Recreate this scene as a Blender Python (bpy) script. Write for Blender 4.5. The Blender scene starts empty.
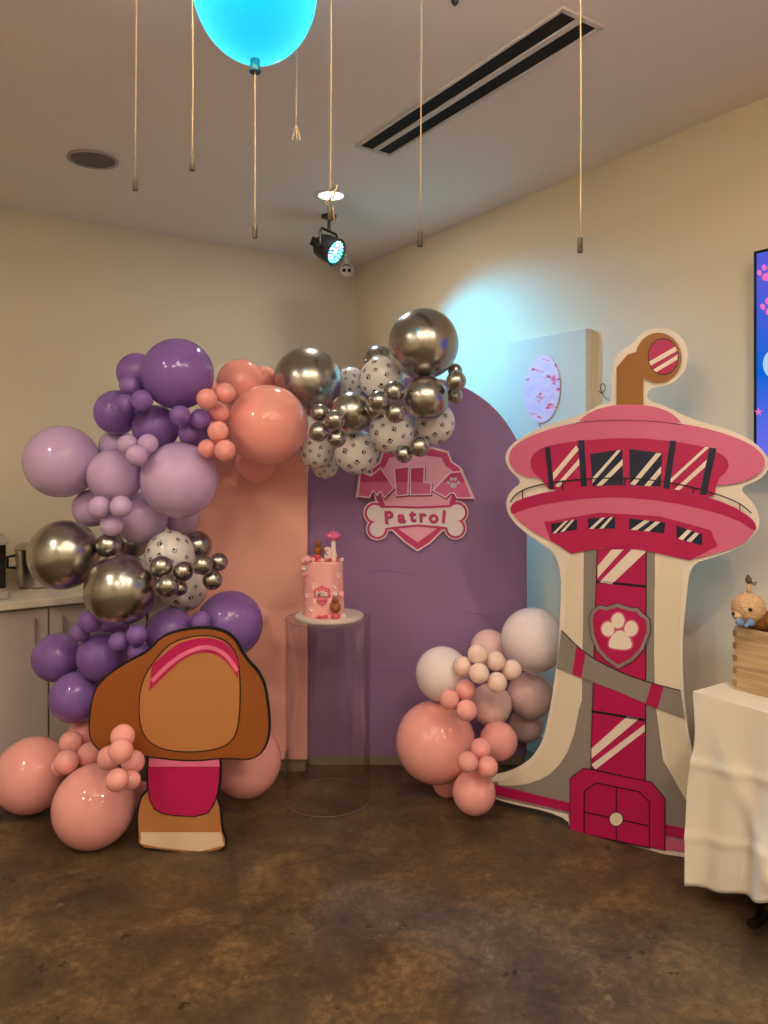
import bpy, bmesh, math, random
from mathutils import Vector, Matrix

random.seed(7)
S = bpy.context.scene
COL = S.collection

# ------------------------------------------------------------------ camera
F = 750.0          # focal length in pixels of the 768 x 1024 frame
H = 1.5            # eye height
HY = 458.0         # image row of the horizon
cam_d = bpy.data.cameras.new('camera')
cam_d.sensor_fit = 'VERTICAL'
cam_d.sensor_height = 36.0
cam_d.lens = F / 1024 * 36.0
cam_d.shift_y = -(512 - HY) / 1024
cam_d.clip_start = 0.05
cam = bpy.data.objects.new('camera', cam_d)
COL.objects.link(cam)
cam.location = (0, 0, H)
cam.rotation_euler = (math.radians(90), 0, 0)
S.camera = cam

# ------------------------------------------------------------------ exposure, world
S.view_settings.view_transform = 'Standard'
S.view_settings.look = 'None'
S.view_settings.gamma = 1
S.view_settings.use_curve_mapping = False
S.view_settings.exposure = 0.0
W = bpy.data.worlds.new('world')
S.world = W
W.use_nodes = True
W.node_tree.nodes['Background'].inputs[0].default_value = (0.9, 0.8, 0.7, 1)
W.node_tree.nodes['Background'].inputs[1].default_value = 0.02

# ------------------------------------------------------------------ room frame
CEIL = 2.857
C0 = Vector((-0.198, 5.30, 0))            # the far corner
U = Vector((0.55, -0.835, 0)).normalized()    # along the right wall, towards us
V = Vector((-U.y * -1, 0, 0))
V = Vector((-0.835, -0.55, 0)).normalized()   # along the back wall, to the left
LU, LV = 7.0, 5.0


def room(a, b, z=0.0):
    return C0 + U * a + V * b + Vector((0, 0, z))


DOWNLIGHT_W = 17.0
WARM = (1.0, 0.85, 0.69)
DOWNLIGHTS = [(2.4, 3.6), (4.2, 1.2), (4.2, 3.4), (5.2, 2.3), (6.2, 1.2), (6.2, 3.6), (3.4, 4.4)]


def area_light(name, loc, size, power, color, rot=(0, 0, 0), spread=None):
    d = bpy.data.lights.new(name, 'AREA')
    d.shape = 'DISK'
    d.size = size
    d.energy = power
    d.color = color
    if spread:
        d.spread = spread
    o = bpy.data.objects.new(name, d)
    COL.objects.link(o)
    o.location = loc
    o.rotation_euler = rot
    return o


# the stage light's coloured beam
PAR_POS = Vector(((329 - 384) / F * 4.2, 4.2, H - (249 - HY) / F * 4.2))
PAR_AIM = Vector((0.90, 3.50, 1.92))
BEAM_AIM = Vector((0.64, 3.94, 1.45))      # the wash it throws on the right wall
d = bpy.data.lights.new('stage_beam', 'SPOT')
d.energy = 140
d.color = (0.03, 0.52, 1.0)
d.spot_size = math.radians(106)
d.spot_blend = 1.0
d.shadow_soft_size = 0.05
beam = bpy.data.objects.new('stage_beam', d)
COL.objects.link(beam)
PAR_DIR = (PAR_AIM - PAR_POS).normalized()
beam.location = PAR_POS + PAR_DIR * 0.12
beam.rotation_euler = (BEAM_AIM - beam.location).to_track_quat('-Z', 'Y').to_euler()


# ------------------------------------------------------------------ materials
def lin(c):
    return tuple((x / 255 / 12.92) if x / 255 <= 0.04045 else ((x / 255 + 0.055) / 1.055) ** 2.4 for x in c)


MATS = {}


def mat(name, rgb, rough=0.5, metal=0.0, bump=0.0, bump_scale=60, noise=0.0, noise_scale=8, emit=0.0, coat=0.0, sheen=0.0):
    if name in MATS:
        return MATS[name]
    m = bpy.data.materials.new(name)
    m.use_nodes = True
    nt = m.node_tree
    b = nt.nodes['Principled BSDF']
    c = lin(rgb) + (1,)
    b.inputs['Base Color'].default_value = c
    b.inputs['Roughness'].default_value = rough
    b.inputs['Metallic'].default_value = metal
    b.inputs['Coat Weight'].default_value = coat
    b.inputs['Coat Roughness'].default_value = 0.08
    tc = nt.nodes.new('ShaderNodeTexCoord')
    if noise > 0:
        n = nt.nodes.new('ShaderNodeTexNoise')
        n.inputs['Scale'].default_value = noise_scale
        n.inputs['Detail'].default_value = 6
        mx = nt.nodes.new('ShaderNodeMix')
        mx.data_type = 'RGBA'
        mx.inputs[6].default_value = tuple(x * (1 - noise) for x in c[:3]) + (1,)
        mx.inputs[7].default_value = tuple(min(1, x * (1 + noise)) for x in c[:3]) + (1,)
        nt.links.new(tc.outputs['Object'], n.inputs['Vector'])
        nt.links.new(n.outputs['Fac'], mx.inputs[0])
        nt.links.new(mx.outputs[2], b.inputs['Base Color'])
    if bump > 0:
        n2 = nt.nodes.new('ShaderNodeTexNoise')
        n2.inputs['Scale'].default_value = bump_scale
        bp = nt.nodes.new('ShaderNodeBump')
        bp.inputs['Strength'].default_value = bump
        bp.inputs['Distance'].default_value = 0.01
        nt.links.new(tc.outputs['Object'], n2.inputs['Vector'])
        nt.links.new(n2.outputs['Fac'], bp.inputs['Height'])
        nt.links.new(bp.outputs['Normal'], b.inputs['Normal'])
    if emit > 0:
        b.inputs['Emission Color'].default_value = c
        b.inputs['Emission Strength'].default_value = emit
    MATS[name] = m
    return m


def latex(name, rgb, rough=0.09, trans=0.2):
    """thin rubber skin: glossy with a little light coming through"""
    m = mat(name, rgb, rough)
    b = m.node_tree.nodes['Principled BSDF']
    b.inputs['Subsurface Weight'].default_value = trans
    b.inputs['Subsurface Radius'].default_value = (0.03, 0.02, 0.02)
    b.inputs['Subsurface Scale'].default_value = 0.5
    b.inputs['IOR'].default_value = 1.5
    return m


def emitter(name, rgb, strength):
    m = bpy.data.materials.new(name)
    m.use_nodes = True
    nt = m.node_tree
    nt.nodes.remove(nt.nodes['Principled BSDF'])
    e = nt.nodes.new('ShaderNodeEmission')
    e.inputs[0].default_value = lin(rgb) + (1,)
    e.inputs[1].default_value = strength
    nt.links.new(e.outputs[0], nt.nodes['Material Output'].inputs[0])
    return m


M_wall = mat('painted_wall', (220, 207, 181), 0.75, bump=0.05, bump_scale=180, noise=0.02, noise_scale=1.5)
M_ceil = mat('painted_ceiling', (238, 228, 216), 0.8, bump=0.05, bump_scale=180)
M_trim = mat('trim_paint', (196, 182, 158), 0.5)
M_black = mat('matte_black', (12, 12, 14), 0.45)
M_blackpaint = mat('black_print', (16, 14, 18), 0.5)
M_steel = mat('brushed_steel', (190, 184, 174), 0.28, 1.0)
M_brass = mat('aged_brass', (92, 84, 70), 0.4, 1.0)
M_cord = mat('cotton_cord', (196, 172, 140), 0.9)
M_foam = mat('foam_board_edge', (232, 222, 204), 0.6)
M_white = mat('white_plastic', (228, 224, 216), 0.4)


def concrete():
    m = bpy.data.materials.new('stained_concrete')
    m.use_nodes = True
    nt = m.node_tree
    b = nt.nodes['Principled BSDF']
    tc = nt.nodes.new('ShaderNodeTexCoord')

    def noise(scale, detail, rough=0.6, dist=0.0):
        n = nt.nodes.new('ShaderNodeTexNoise')
        n.inputs['Scale'].default_value = scale
        n.inputs['Detail'].default_value = detail
        n.inputs['Roughness'].default_value = rough
        n.inputs['Distortion'].default_value = dist
        nt.links.new(tc.outputs['Object'], n.inputs['Vector'])
        return n

    def ramp(src, stops):
        r = nt.nodes.new('ShaderNodeValToRGB')
        el = r.color_ramp.elements
        while len(el) < len(stops):
            el.new(0.5)
        for e, (p, c) in zip(el, stops):
            e.position = p
            e.color = c
        nt.links.new(src, r.inputs['Fac'])
        return r

    big = noise(3.6, 14, 0.74, 0.4)
    r1 = ramp(big.outputs['Fac'], [(0.32, lin((60, 48, 31)) + (1,)), (0.5, lin((94, 76, 50)) + (1,)), (0.68, lin((132, 108, 72)) + (1,))])
    fine = noise(34, 12, 0.78, 0.2)
    r2 = ramp(fine.outputs['Fac'], [(0.36, (0.45, 0.43, 0.41, 1)), (0.62, (1.2, 1.17, 1.13, 1))])
    mul = nt.nodes.new('ShaderNodeMix')
    mul.data_type = 'RGBA'
    mul.blend_type = 'MULTIPLY'
    mul.inputs[0].default_value = 1.0
    nt.links.new(r1.outputs['Color'], mul.inputs[6])
    nt.links.new(r2.outputs['Color'], mul.inputs[7])
    # chips and dark stains
    sp = noise(6.5, 6, 0.62, 0.2)
    r3 = ramp(sp.outputs['Fac'], [(0.655, (0, 0, 0, 1)), (0.68, (0.9, 0.9, 0.9, 1))])
    st = nt.nodes.new('ShaderNodeMix')
    st.data_type = 'RGBA'
    st.inputs[7].default_value = lin((34, 25, 16)) + (1,)
    nt.links.new(r3.outputs['Color'], st.inputs[0])
    nt.links.new(mul.outputs[2], st.inputs[6])
    # pale scuffs
    sc = noise(9.0, 8, 0.75, 0.0)
    r4 = ramp(sc.outputs['Fac'], [(0.60, (0, 0, 0, 1)), (0.72, (0.7, 0.7, 0.7, 1))])
    st2 = nt.nodes.new('ShaderNodeMix')
    st2.data_type = 'RGBA'
    st2.inputs[7].default_value = lin((150, 128, 92)) + (1,)
    nt.links.new(r4.outputs['Color'], st2.inputs[0])
    nt.links.new(st.outputs[2], st2.inputs[6])
    nt.links.new(st2.outputs[2], b.inputs['Base Color'])
    rr = ramp(fine.outputs['Fac'], [(0.3, (0.40, 0.40, 0.40, 1)), (0.7, (0.62, 0.62, 0.62, 1))])
    nt.links.new(rr.outputs['Color'], b.inputs['Roughness'])
    bp = nt.nodes.new('ShaderNodeBump')
    bp.inputs['Strength'].default_value = 0.12
    bp.inputs['Distance'].default_value = 0.01
    nt.links.new(fine.outputs['Fac'], bp.inputs['Height'])
    nt.links.new(bp.outputs['Normal'], b.inputs['Normal'])
    return m


M_floor = concrete()


def wood(name, c1, c2, scale=(1.5, 1.5, 30)):
    m = bpy.data.materials.new(name)
    m.use_nodes = True
    nt = m.node_tree
    b = nt.nodes['Principled BSDF']
    b.inputs['Roughness'].default_value = 0.55
    tc = nt.nodes.new('ShaderNodeTexCoord')
    mp = nt.nodes.new('ShaderNodeMapping')
    mp.inputs['Scale'].default_value = scale
    n = nt.nodes.new('ShaderNodeTexNoise')
    n.inputs['Scale'].default_value = 2.2
    n.inputs['Detail'].default_value = 5
    n.inputs['Distortion'].default_value = 0.8
    r = nt.nodes.new('ShaderNodeValToRGB')
    r.color_ramp.elements[0].position = 0.35
    r.color_ramp.elements[0].color = lin(c1) + (1,)
    r.color_ramp.elements[1].position = 0.65
    r.color_ramp.elements[1].color = lin(c2) + (1,)
    nt.links.new(tc.outputs['Object'], mp.inputs['Vector'])
    nt.links.new(mp.outputs['Vector'], n.inputs['Vector'])
    nt.links.new(n.outputs['Fac'], r.inputs['Fac'])
    nt.links.new(r.outputs['Color'], b.inputs['Base Color'])
    return m


# ------------------------------------------------------------------ mesh helpers
def link(name, me, mats, parent=None, loc=None):
    o = bpy.data.objects.new(name, me)
    COL.objects.link(o)
    if not isinstance(mats, (list, tuple)):
        mats = [mats]
    if not me.materials:
        for m in mats:
            me.materials.append(m)
    if parent is not None:
        o.parent = parent
    if loc is not None:
        o.location = loc
    return o


def to_obj(name, bm, mats, parent=None, loc=None, smooth=False, angle=None):
    bmesh.ops.recalc_face_normals(bm, faces=bm.faces)
    me = bpy.data.meshes.new(name)
    bm.to_mesh(me)
    bm.free()
    if smooth or angle:
        for p in me.polygons:
            p.use_smooth = True
        if angle:
            me.set_sharp_from_angle(angle=math.radians(angle))
    return link(name, me, mats, parent, loc)


def empty(name, loc=(0, 0, 0), rot=(0, 0, 0)):
    o = bpy.data.objects.new(name, None)
    COL.objects.link(o)
    o.location = loc
    o.rotation_euler = rot
    o.empty_display_size = 0.1
    return o


def tag(o, label, cat, group=None):
    o['label'] = label
    o['category'] = cat
    if group:
        o['group'] = group
    return o


def structure(o):
    o['kind'] = 'structure'
    return o


def box(bm, c, s, bevel=0.0, mtx=None, mi=0):
    r = bmesh.ops.create_cube(bm, size=1.0)
    vs = r['verts']
    for v in vs:
        v.co = Vector((v.co.x * s[0] + c[0], v.co.y * s[1] + c[1], v.co.z * s[2] + c[2]))
    fs = list({f for v in vs for f in v.link_faces})
    if bevel > 0:
        es = list({e for v in vs for e in v.link_edges})
        rb = bmesh.ops.bevel(bm, geom=es, offset=bevel, segments=2, affect='EDGES', profile=0.5)
        fs = list({f for f in rb['faces']} | {f for f in fs if f.is_valid})
        vs = list({v for f in fs for v in f.verts})
        # every face connected to the bevelled box
        stack, seen = list(vs), set(vs)
        while stack:
            v = stack.pop()
            for e in v.link_edges:
                w = e.other_vert(v)
                if w not in seen:
                    seen.add(w)
                    stack.append(w)
        vs = list(seen)
        fs = list({f for v in vs for f in v.link_faces})
    for f in fs:
        f.material_index = mi
    if mtx is not None:
        for v in vs:
            v.co = mtx @ v.co
    return vs


def lathe(bm, prof, n=32, origin=(0, 0, 0), mtx=None, mi=0, cap=True):
    rings = []
    O = Vector(origin)
    for r, z in prof:
        if r < 1e-6:
            p = Vector((0, 0, z))
            rings.append([bm.verts.new((mtx @ p if mtx else p) + O)])
        else:
            ring = []
            for i in range(n):
                a = 2 * math.pi * i / n
                p = Vector((r * math.cos(a), r * math.sin(a), z))
                ring.append(bm.verts.new((mtx @ p if mtx else p) + O))
            rings.append(ring)
    fs = []
    for A, B in zip(rings[:-1], rings[1:]):
        if len(A) == 1 and len(B) == 1:
            continue
        for i in range(n):
            j = (i + 1) % n
            if len(A) == 1:
                fs.append(bm.faces.new((A[0], B[j], B[i])))
            elif len(B) == 1:
                fs.append(bm.faces.new((A[i], A[j], B[0])))
            else:
                fs.append(bm.faces.new((A[i], A[j], B[j], B[i])))
    if cap:
        for R in (rings[0], rings[-1]):
            if len(R) > 2:
                try:
                    fs.append(bm.faces.new(R))
                except ValueError:
                    pass
    for f in fs:
        f.material_index = mi
    return fs


def tube(bm, pts, r, n=8, mi=0, radii=None):
    pts = [Vector(p) for p in pts]
    rings = []
    prev = None
    for i, p in enumerate(pts):
        if i == 0:
            t = pts[1] - pts[0]
        elif i == len(pts) - 1:
            t = pts[-1] - pts[-2]
        else:
            t = pts[i + 1] - pts[i - 1]
        t.normalize()
        if prev is None:
            a = Vector((0, 0, 1)) if abs(t.z) < 0.9 else Vector((1, 0, 0))
            x = t.cross(a).normalized()
        else:
            x = (prev - t * prev.dot(t)).normalized()
        prev = x
        y = t.cross(x)
        rr = radii[i] if radii else r
        rings.append([bm.verts.new(p + (x * math.cos(2 * math.pi * k / n) + y * math.sin(2 * math.pi * k / n)) * rr) for k in range(n)])
    fs = []
    for A, B in zip(rings[:-1], rings[1:]):
        for i in range(n):
            j = (i + 1) % n
            fs.append(bm.faces.new((A[i], A[j], B[j], B[i])))
    fs.append(bm.faces.new(rings[0]))
    fs.append(bm.faces.new(rings[-1]))
    for f in fs:
        f.material_index = mi


def ball(bm, c, r, seg=24, rings=16, sc=(1, 1, 1), mi=0):
    prof = []
    for i in range(rings + 1):
        a = -math.pi / 2 + math.pi * i / rings
        prof.append((max(0, math.cos(a)) * r if 0 < i < rings else 0, math.sin(a) * r))
    lathe(bm, prof, seg, c, Matrix.Diagonal(sc), mi, cap=False)


def prism(bm, pts, off, mi=0):
    """solid slab: polygon pts (3-D) extruded by the vector off"""
    a = [bm.verts.new(p) for p in pts]
    b = [bm.verts.new(Vector(p) + off) for p in pts]
    fs = [bm.faces.new(a), bm.faces.new(b)]
    n = len(a)
    for i in range(n):
        j = (i + 1) % n
        fs.append(bm.faces.new((a[i], a[j], b[j], b[i])))
    for f in fs:
        f.material_index = mi


def smooth_poly(pts, it=2):
    """Chaikin corner cutting on a closed polygon"""
    for _ in range(it):
        q = []
        n = len(pts)
        for i in range(n):
            a, b = pts[i], pts[(i + 1) % n]
            q.append((a[0] * .75 + b[0] * .25, a[1] * .75 + b[1] * .25))
            q.append((a[0] * .25 + b[0] * .75, a[1] * .25 + b[1] * .75))
        pts = q
    return pts


def smooth_line(pts, it=2):
    for _ in range(it):
        q = [pts[0]]
        for a, b in zip(pts[:-1], pts[1:]):
            q.append((a[0] * .75 + b[0] * .25, a[1] * .75 + b[1] * .25))
            q.append((a[0] * .25 + b[0] * .75, a[1] * .25 + b[1] * .75))
        q.append(pts[-1])
        pts = q
    return pts


def ell(cx, cy, rx, ry, rot=0, n=32):
    r = math.radians(rot)
    o = []
    for i in range(n):
        a = 2 * math.pi * i / n
        x, y = rx * math.cos(a), ry * math.sin(a)
        o.append((cx + x * math.cos(r) - y * math.sin(r), cy + x * math.sin(r) + y * math.cos(r)))
    return o


def stroke(pts, w):
    """a line of width w as a closed polygon"""
    L, R = [], []
    for i, p in enumerate(pts):
        a = pts[max(0, i - 1)]
        b = pts[min(len(pts) - 1, i + 1)]
        dx, dy = b[0] - a[0], b[1] - a[1]
        m = math.hypot(dx, dy) or 1
        nx, ny = -dy / m * w / 2, dx / m * w / 2
        L.append((p[0] + nx, p[1] + ny))
        R.append((p[0] - nx, p[1] - ny))
    return L + R[::-1]


def at(px, py, dist):
    return Vector(((px - 384) / F * dist, dist, H - (py - HY) / F * dist))


class Plane:
    """an upright board standing in the room; drawings on it are measured in its own plane"""

    def __init__(self, p, t):
        self.p = Vector((p[0], p[1], 0))
        self.t = Vector((t[0], t[1], 0)).normalized()
        self.n = Vector((self.t.y, -self.t.x, 0))      # towards the room
        if self.n.y > 0:
            self.n = -self.n

    def hit(self, px, py):
        r = Vector(((px - 384) / F, 1, -(py - HY) / F))
        k = self.p.dot(self.n) / r.dot(self.n)
        return r * k + Vector((0, 0, H))

    def layer(self, name, polys, m, parent, off, thick=0.0012):
        """one printed field (or several of one kind) lying on the board at height off"""
        bm = bmesh.new()
        org = parent.location
        for i_, pl in enumerate(polys):
            pts = [self.hit(*q) - org + self.n * (off + i_ * 0.00012) for q in pl]
            prism(bm, pts, self.n * thick)
        return to_obj(name, bm, m, parent)


def wall_box(name, a0, a1, b0, b1, z0, z1, m):
    bm = bmesh.new()
    lo = [room(a0, b0, z0), room(a1, b0, z0), room(a1, b1, z0), room(a0, b1, z0)]
    prism(bm, lo, Vector((0, 0, z1 - z0)))
    return structure(to_obj(name, bm, m))


# ------------------------------------------------------------------ the room
T = 0.15
wall_box('floor', -T, LU + T, -T, LV + T, -0.12, 0, M_floor)
wall_box('ceiling', -T, LU + T, -T, LV + T, CEIL, CEIL + 0.12, M_ceil)
wall_box('wall_back', -T, 0, -T, LV + T, 0, CEIL, M_wall)
wall_box('wall_right', 0, LU + T, -T, 0, 0, CEIL, M_wall)
wall_box('wall_left', 0, LU + T, LV, LV + T, 0, CEIL, M_wall)
wall_box('wall_front', LU, LU + T, 0, LV, 0, CEIL, M_wall)
wall_box('baseboard_back', 0, 0.015, 1.7, LV, 0, 0.10, M_trim)
wall_box('baseboard_right', 0, LU, 0, 0.015, 0, 0.10, M_trim)
wall_box('baseboard_left', 0, LU, LV - 0.015, LV, 0, 0.10, M_trim)
wall_box('baseboard_front', LU - 0.015, LU, 0.015, LV - 0.015, 0, 0.10, M_trim)

ROOM_ROT = math.atan2(U.y, U.x)           # local x runs along U, local y along -V... see below
RM = Matrix(((U.x, V.x, 0), (U.y, V.y, 0), (0, 0, 1)))    # local (a, b, z) -> world


def rbox(bm, c, s, bevel=0.0, mi=0):
    """box with its sides along the walls, centre c (world offset) and size (along U, along V, z)"""
    M4 = RM.to_4x4()
    vs = box(bm, (0, 0, 0), s, bevel, M4, mi)
    for v in vs:
        v.co += Vector(c)
    return vs


# ------------------------------------------------------------------ ceiling fittings
def ray_ceiling(px, py):
    dd = (CEIL - H) * F / (HY - py)
    return at(px, py, dd)


M_grille = mat('speaker_grille', (120, 112, 104), 0.7, bump=0.6, bump_scale=900)
M_lampface = emitter('downlight_face', (255, 232, 196), 9)


def make_downlight(p, label, on_power):
    t = empty('downlight', p)
    tag(t, label, 'ceiling light', 'recessed downlights in the ceiling')
    bm = bmesh.new()
    lathe(bm, [(0.062, -0.001), (0.066, -0.007), (0.088, -0.007), (0.092, 0.0)], 32, cap=False)
    to_obj('trim_ring', bm, M_white, t, smooth=True)
    bm = bmesh.new()
    lathe(bm, [(0.0, -0.003), (0.064, -0.003)], 32, cap=False)
    to_obj('diffuser', bm, M_lampface, t)
    area_light('downlight_lamp', Vector(p) + Vector((0, 0, -0.02)), 0.12, on_power, WARM)


make_downlight(ray_ceiling(331, 195), 'lit recessed downlight in the ceiling just above the stage light', 7)
for i, (a, b) in enumerate(DOWNLIGHTS):
    make_downlight(room(a, b, CEIL), 'recessed downlight in the ceiling on the near side of the room', DOWNLIGHT_W)

sp = ray_ceiling(93, 159)
t = empty('ceiling_speaker', sp)
tag(t, 'round grey speaker grille set into the ceiling at the left', 'speaker')
bm = bmesh.new()
lathe(bm, [(0.108, 0.0), (0.112, -0.006), (0.098, -0.009), (0.096, -0.004)], 40, cap=False)
to_obj('rim', bm, mat('speaker_rim', (170, 160, 150), 0.5), t, smooth=True)
bm = bmesh.new()
lathe(bm, [(0, -0.006), (0.096, -0.004)], 40, cap=False)
to_obj('grille', bm, M_grille, t)

# long slot diffuser, parallel to the right wall
p0, p1 = ray_ceiling(376, 148), ray_ceiling(578, 20)
Lv = (p1 - p0).dot(U)
mid = (p0 + p1) / 2
t = empty('slot_vent', mid)
tag(t, 'long black two-slot air vent in the ceiling', 'air vent')
bm = bmesh.new()
for off in (-0.085, 0.0, 0.085):
    rbox(bm, V * off + Vector((0, 0, -0.004)), (Lv + 0.05, 0.012 if off else 0.026, 0.010), 0.002)
for e in (-1, 1):
    rbox(bm, U * e * (Lv / 2 + 0.018) + Vector((0, 0, -0.004)), (0.016, 0.186, 0.010))
to_obj('frame', bm, mat('vent_frame', (208, 200, 192), 0.5), t)
for off in (-0.045, 0.045):
    bm = bmesh.new()
    rbox(bm, V * off + Vector((0, 0, -0.002)), (Lv + 0.02, 0.064, 0.003))
    to_obj('slot', bm, mat('slot_black', (3, 3, 3), 0.9), t)

# small two-lens camera on the ceiling by the corner
cp = at(347, 270, 5.02)
t = empty('security_camera', (cp.x, cp.y, CEIL))
tag(t, 'small white two-lens security camera near the far ceiling corner', 'camera')
hz = cp.z - CEIL
bm = bmesh.new()
lathe(bm, [(0.0, 0), (0.035, 0), (0.035, -0.012), (0.016, -0.016), (0.014, hz + 0.04), (0, hz + 0.04)], 24, cap=False)
to_obj('mount', bm, M_white, t, angle=40)
bm = bmesh.new()
ball(bm, (0, 0, hz), 0.046, 24, 16)
to_obj('housing', bm, M_white, t, smooth=True)
for sx in (-0.017, 0.017):
    bm = bmesh.new()
    ball(bm, (sx, -0.040, hz - 0.012), 0.0125, 16, 10)
    to_obj('lens', bm, M_black, t, smooth=True)
bm = bmesh.new()
tube(bm, [(-0.026, -0.037, hz + 0.012), (-0.014, -0.040, hz + 0.024), (0.014, -0.040, hz + 0.024), (0.026, -0.037, hz + 0.012)], 0.004, 8)
to_obj('sensor_strip', bm, M_black, t, smooth=True)

# LED stage light on a yoke under the ceiling
t = empty('stage_light', PAR_POS)
t.scale = (0.84, 0.84, 0.84)
tag(t, 'black can stage light with coloured LEDs hanging under the ceiling', 'stage light')
Q = PAR_DIR.to_track_quat('-Z', 'Y').to_matrix()
bm = bmesh.new()
lathe(bm, [(0, 0.10), (0.045, 0.10), (0.075, 0.075), (0.088, 0.02), (0.088, -0.05), (0.093, -0.055), (0.093, -0.068), (0.080, -0.068), (0.078, -0.05)], 28, mtx=Q, cap=False)
box(bm, (0, 0, 0), (0.06, 0.06, 0.05), 0.004, (Matrix.Translation(Q @ Vector((0, 0, 0.12))) @ Q.to_4x4()))
to_obj('housing', bm, mat('stage_black', (18, 18, 22), 0.35), t, angle=35)
bm = bmesh.new()
lathe(bm, [(0, -0.056), (0.079, -0.056)], 28, mtx=Q, cap=False)
to_obj('lens_plate', bm, mat('lens_plate', (40, 44, 60), 0.2), t)
side = Vector((PAR_DIR.y, -PAR_DIR.x, 0)).normalized()
topz = (CEIL - PAR_POS.z) / 0.84
bm = bmesh.new()
arm = [side * -0.100 + Vector((0, 0, -0.01)), side * -0.102 + Vector((0, 0, 0.09)), side * -0.085 + Vector((0, 0, 0.118)),
       side * 0.085 + Vector((0, 0, 0.118)), side * 0.102 + Vector((0, 0, 0.09)), side * 0.100 + Vector((0, 0, -0.01))]
tube(bm, arm, 0.009, 8)
to_obj('yoke', bm, M_black, t)
bm = bmesh.new()
tube(bm, [(0, 0, 0.112), (0, 0, topz - 0.012)], 0.011, 12)
lathe(bm, [(0, topz - 0.012), (0.05, topz - 0.012), (0.05, topz), (0, topz)], 24, cap=False)
to_obj('ceiling_mount', bm, M_black, t)
for s in (-1, 1):
    bm = bmesh.new()
    tube(bm, [side * s * 0.092 + Vector((0, 0, 0)), side * s * 0.122 + Vector((0, 0, 0))], 0.016, 12)
    to_obj('knob', bm, M_black, t)
led_m = [emitter('led_blue', (70, 150, 255), 9), emitter('led_cyan', (120, 240, 255), 9), emitter('led_white', (255, 250, 240), 10),
         emitter('led_pink', (255, 120, 200), 7), emitter('led_green', (80, 255, 170), 6)]
for ring, cnt in ((0, 1), (0.024, 6), (0.046, 12), (0.066, 17)):
    for k in range(cnt):
        a = 2 * math.pi * k / cnt + ring * 30
        bm = bmesh.new()
        c = Q @ Vector((ring * math.cos(a), ring * math.sin(a), -0.058))
        ball(bm, c, 0.0082, 10, 6)
        to_obj('led', bm, random.choice(led_m), t, smooth=True)

# ------------------------------------------------------------------ balloon lamp and the pull cords
LD = 1.9
lp = at(255, 6, LD)
t = empty('balloon_lamp', (lp.x, lp.y, CEIL))
tag(t, 'glowing blue balloon-shaped glass ceiling lamp', 'lamp')
R = 62 / F * LD
bot = at(255, 60, LD).z - CEIL
hgt = -bot
prof = []
N = 28
for i in range(N + 1):
    a = math.pi * i / N
    z = -hgt / 2 + hgt / 2 * math.cos(a)
    r = R * math.sin(a) * (1.0 + 0.05 * math.cos(a))
    prof.append((r if 0 < i < N else 0, z if i else 0))
m = bpy.data.materials.new('glowing_blue_glass')
m.use_nodes = True
nt = m.node_tree
b = nt.nodes['Principled BSDF']
b.inputs['Base Color'].default_value = (0.0, 0.30, 0.62, 1)
b.inputs['Roughness'].default_value = 0.12
tr = nt.nodes.new('ShaderNodeBsdfTranslucent')
tr.inputs[0].default_value = (0.03, 0.50, 0.80, 1)
mx = nt.nodes.new('ShaderNodeMixShader')
mx.inputs[0].default_value = 0.75
nt.links.new(b.outputs[0], mx.inputs[1])
nt.links.new(tr.outputs[0], mx.inputs[2])
lw0 = nt.nodes.new('ShaderNodeLayerWeight')
lw0.inputs[0].default_value = 0.35
em0 = nt.nodes.new('ShaderNodeEmission')
em0.inputs[0].default_value = (0.10, 0.75, 0.70, 1)
nt.links.new(lw0.outputs['Facing'], em0.inputs[1])
ad0 = nt.nodes.new('ShaderNodeAddShader')
nt.links.new(mx.outputs[0], ad0.inputs[0])
nt.links.new(em0.outputs[0], ad0.inputs[1])
nt.links.new(ad0.outputs[0], nt.nodes['Material Output'].inputs[0])
bm = bmesh.new()
lathe(bm, prof, 48, cap=False)
shade = to_obj('glass_shade', bm, m, t, smooth=True)
bm = bmesh.new()
lathe(bm, [(0.0, bot + 0.012), (0.011, bot + 0.012), (0.0125, bot - 0.018), (0.0155, bot - 0.030), (0.0135, bot - 0.032), (0, bot - 0.024)], 20, cap=False)
to_obj('neck', bm, mat('blue_neck', (20, 130, 150), 0.3), t, smooth=True)
ld = bpy.data.lights.new('balloon_lamp_bulb', 'POINT')
ld.energy = 2.0
ld.color = (0.85, 0.95, 1.0)
ld.shadow_soft_size = 0.05
lo = bpy.data.objects.new('balloon_lamp_bulb', ld)
COL.objects.link(lo)
lo.location = (lp.x, lp.y, CEIL - hgt * 0.24)
lo.parent = None


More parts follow.
